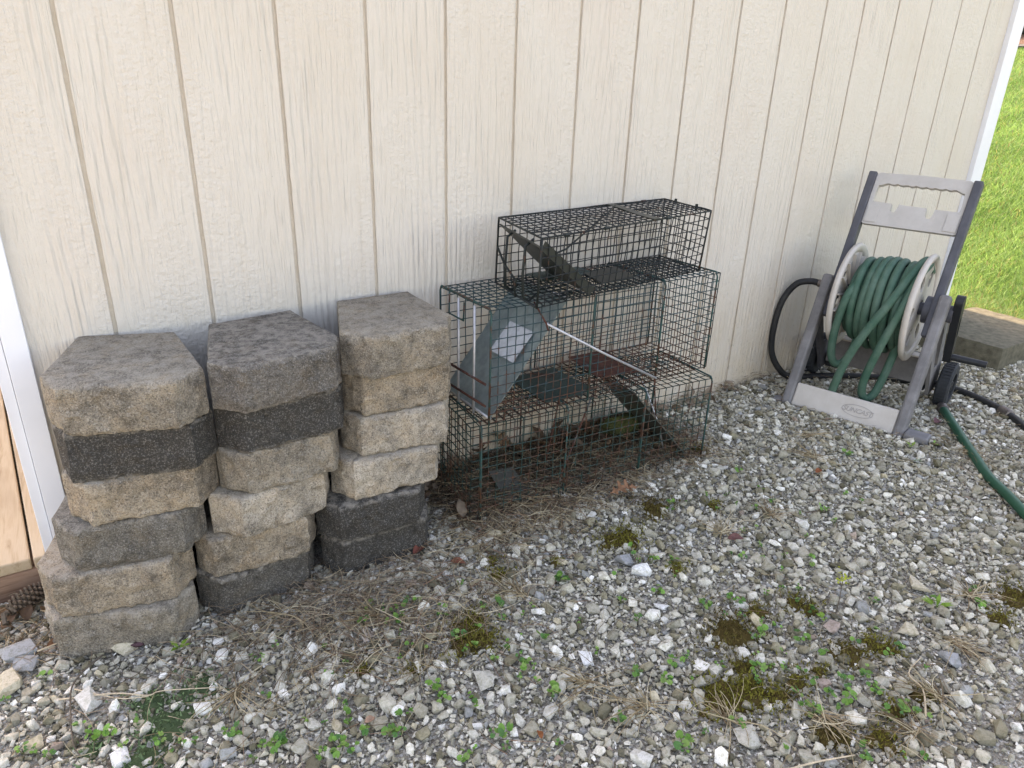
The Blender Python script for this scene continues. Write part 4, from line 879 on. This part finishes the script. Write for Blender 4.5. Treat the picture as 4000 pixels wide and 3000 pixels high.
twig([(.054, -.312), (.021, -.337), (-.004, -.369), (-.009, -.435), (-.009, -.52), (.002, -.562)], .0022, M['twig'], 'dark curved twig below the left block stack')
twig([(-.026, -.393), (.067, -.438), (.119, -.476), (.145, -.474), (.24, -.528)], .0017, M['twigp'], 'pale straight stick leading to the dry tuft lower left')
twig([(.0, -.385), (.07, -.45), (.12, -.48)], .0014, M['twigp'], 'short pale stick below the longer pale stick')
twig([(-.06, -.235), (-.02, -.225), (.0, -.20)], .002, M['twigp'], 'broken pale stick at the lowest left block')
twig([(1.36, -1.30), (1.42, -1.26), (1.44, -1.22), (1.50, -1.21)], .002, M['twigp'], 'pale forked stick among dry stems at lower right')
twig([(1.02, -1.23), (1.10, -1.25), (1.17, -1.28)], .0022, M['twigp'], 'pale curved stick at the bottom edge')
twig([(1.15, -.12), (1.22, -.17), (1.33, -.20), (1.5, -.25), (1.62, -.30)], .0024, M['twig'], 'long brown twig lying inside the lowest cage')
twig([(1.0, -.2), (1.1, -.235), (1.28, -.25), (1.45, -.22)], .0022, M['twig'], 'brown twig crossing the floor of the lowest cage')
# pine cone
pc = empty('pine_cone', (-.075, -.052, gz(0)), 'brown pine cone lying by the left block below the deck', 'pine cone')
a0 = Vector((-.108, -.075, .028)); a1 = Vector((-.040, -.032, .036)); ax = (a1-a0); Lc = ax.length; ax.normalize(); n1 = ax.orthogonal().normalized(); n2 = ax.cross(n1)
prof = lambda t: .0205*math.sin(math.pi*min(.97, .12+t*.86))**.7
MB().tube([a0+ax*Lc*i/8 for i in range(9)], [prof(i/8)*.75 for i in range(9)], 10).build('core', M['cone'], pc, recalc=False, smooth=True)
sm = MB(); q = [(-.006, 0, 0), (-.0045, .008, .003), (0, .011, .005), (.0045, .008, .003), (.006, 0, 0), (0, .003, -.002), (0, .008, .0075)]
sm.add(q, [(0, 1, 6), (1, 2, 6), (2, 3, 6), (3, 4, 6), (4, 0, 6), (0, 5, 1), (1, 5, 2), (2, 5, 3), (3, 5, 4), (4, 5, 0)])
sme = bpy.data.meshes.new('scale'); sme.from_pydata(sm.v, [], sm.f); sme.materials.append(M['cone'])
for i in range(96):
    t = i/95; a = i*2.39996; rd = n1*math.cos(a)+n2*math.sin(a); pos = a0+ax*Lc*t+rd*prof(t)*.72; o = bpy.data.objects.new('scale', sme); C.objects.link(o); o.parent = pc
    yv = (ax*.75+rd*.65).normalized(); zv = (rd-yv*rd.dot(yv)).normalized(); xv = yv.cross(zv); mm = Matrix((xv, yv, zv)).transposed().to_4x4(); mm.translation = pos-Vector(pc.location); o.matrix_local = mm
MB().tube([a0+ax*-.004, a0-ax*.012, a0-ax*.016+Vector((.004, -.018, -.012))], [.006, .007, .006], 8).build('stub', M['twig'], pc, recalc=False)

# ------------------------------------------------------------------ lawn blades, edging, far shrubs
n = 230000; az = rng.uniform(R(50), R(84), n); dd = 4.0*np.exp(rng.uniform(0, math.log(17.5/4.0), n))
bx, by = .1394+np.sin(az)*dd, -1.7067+np.cos(az)*dd; k = (bx > 3.9+.05*rng.normal(size=n)) & (bx < 15.15) & (by < 8) & ~((bx < 3.94) & (by > -.5) & (by < -.04)) & ~((bx < 3.72) & (by > 0)); bx, by, dd = bx[k], by[k], dd[k]; n = len(bx)
tone = np.array([mnoise.noise(Vector((x*1.3, y*1.3, 0))) for x, y in zip(bx, by)])
hh = rng.uniform(.035, .085, n)*(1+.25*tone); a = rng.uniform(0, 6.28, n); wdt = rng.uniform(.0016, .0032, n)*np.clip(dd/4.5, 1, 2)*.85; e = np.c_[np.cos(a), np.sin(a), np.zeros(n)]*wdt[:, None]
b = np.c_[bx, by, terrain(bx, by)+.008]; la = rng.uniform(0, 6.28, n); ln = rng.uniform(.1, .9, n); dr_ = np.c_[np.cos(la)*ln, np.sin(la)*ln, np.ones(n)]
mid = b+dr_*np.c_[hh*.35, hh*.35, hh*.55]; tip = mid+np.c_[np.cos(la)*ln*hh*.75, np.sin(la)*ln*hh*.75, hh*.35]
V = np.stack([b-e, b+e, mid+e*.8, mid-e*.8, tip], 1).reshape(-1, 3); i5 = (np.arange(n)*5)[:, None]; F = np.concatenate([np.stack([i5+0, i5+1, i5+2], 1)[..., 0], np.stack([i5+0, i5+2, i5+3], 1)[..., 0], np.stack([i5+3, i5+2, i5+4], 1)[..., 0]])
edge = np.clip(1-(bx-3.9)/.5, 0, 1); g1, g2, g3 = np.array(srgb(88, 124, 66)), np.array(srgb(140, 172, 108)), np.array(srgb(164, 156, 112))
f = np.clip(.5+tone*.6+rng.normal(0, .25, n), 0, 1)[:, None]; c = g1*(1-f)+g2*f; dry = (rng.random(n) < .07+.4*edge)[:, None]; c = np.where(dry, g3*rng.uniform(.6, 1.1, (n, 1)), c)
tag(raw_mesh('grass', V, F, M['grass'], np.repeat(c, 5, 0)), 'sunlit green lawn grass beyond the shed corner', 'grass', kind='stuff')
ed = MB().tube([(15.2+.06*math.sin(y*1.3), y, float(terrain(15.2, y))+.05) for y in np.linspace(-4, 10, 40)], .05, 8).build('garden_edging', M['black'], recalc=False, smooth=True)
tag(ed, 'black lawn edging between the grass and the mulch bed', 'edging')
for i, (x, y, r, lab) in enumerate([(17.6, 4.2, 1.0, 'dark shrub in the mulch bed beyond the lawn'), (17.9, 6.6, 1.15, 'large dark shrub at the far end of the mulch bed'), (17.4, 2.0, .9, 'dark shrub in the near part of the mulch bed')]):
    zt = float(terrain(x, y)); sh = empty('shrub', (x, y, zt), lab, 'shrub', 'shrubs in the mulch bed')
    for j in range(5): MB().tube([(x+random.gauss(0, .05), y+random.gauss(0, .05), zt), (x+random.gauss(0, .3), y+random.gauss(0, .3), zt+r*1.0)], [.03, .01], 6).build('stem', M['twig'], sh, recalc=False)
    m_ = 5200; q = rng.normal(size=(m_, 3)); q /= np.linalg.norm(q, axis=1)[:, None]; q *= (rng.random(m_)**.45*r*(1+.3*np.sin(q[:, 0]*5+i)*np.cos(q[:, 1]*4)))[:, None]; q[:, 2] = q[:, 2]*.9+r*.85
    e1 = rng.normal(size=(m_, 3))*.045; e2 = rng.normal(size=(m_, 3))*.03
    V = np.stack([q-e1, q+e2, q+e1, q-e2], 1).reshape(-1, 3); i4 = (np.arange(m_)*4)[:, None]; o = raw_mesh('crown', V, np.concatenate([i4, i4+1, i4+2, i4+3], 1), M['darkfol']); o.parent = sh
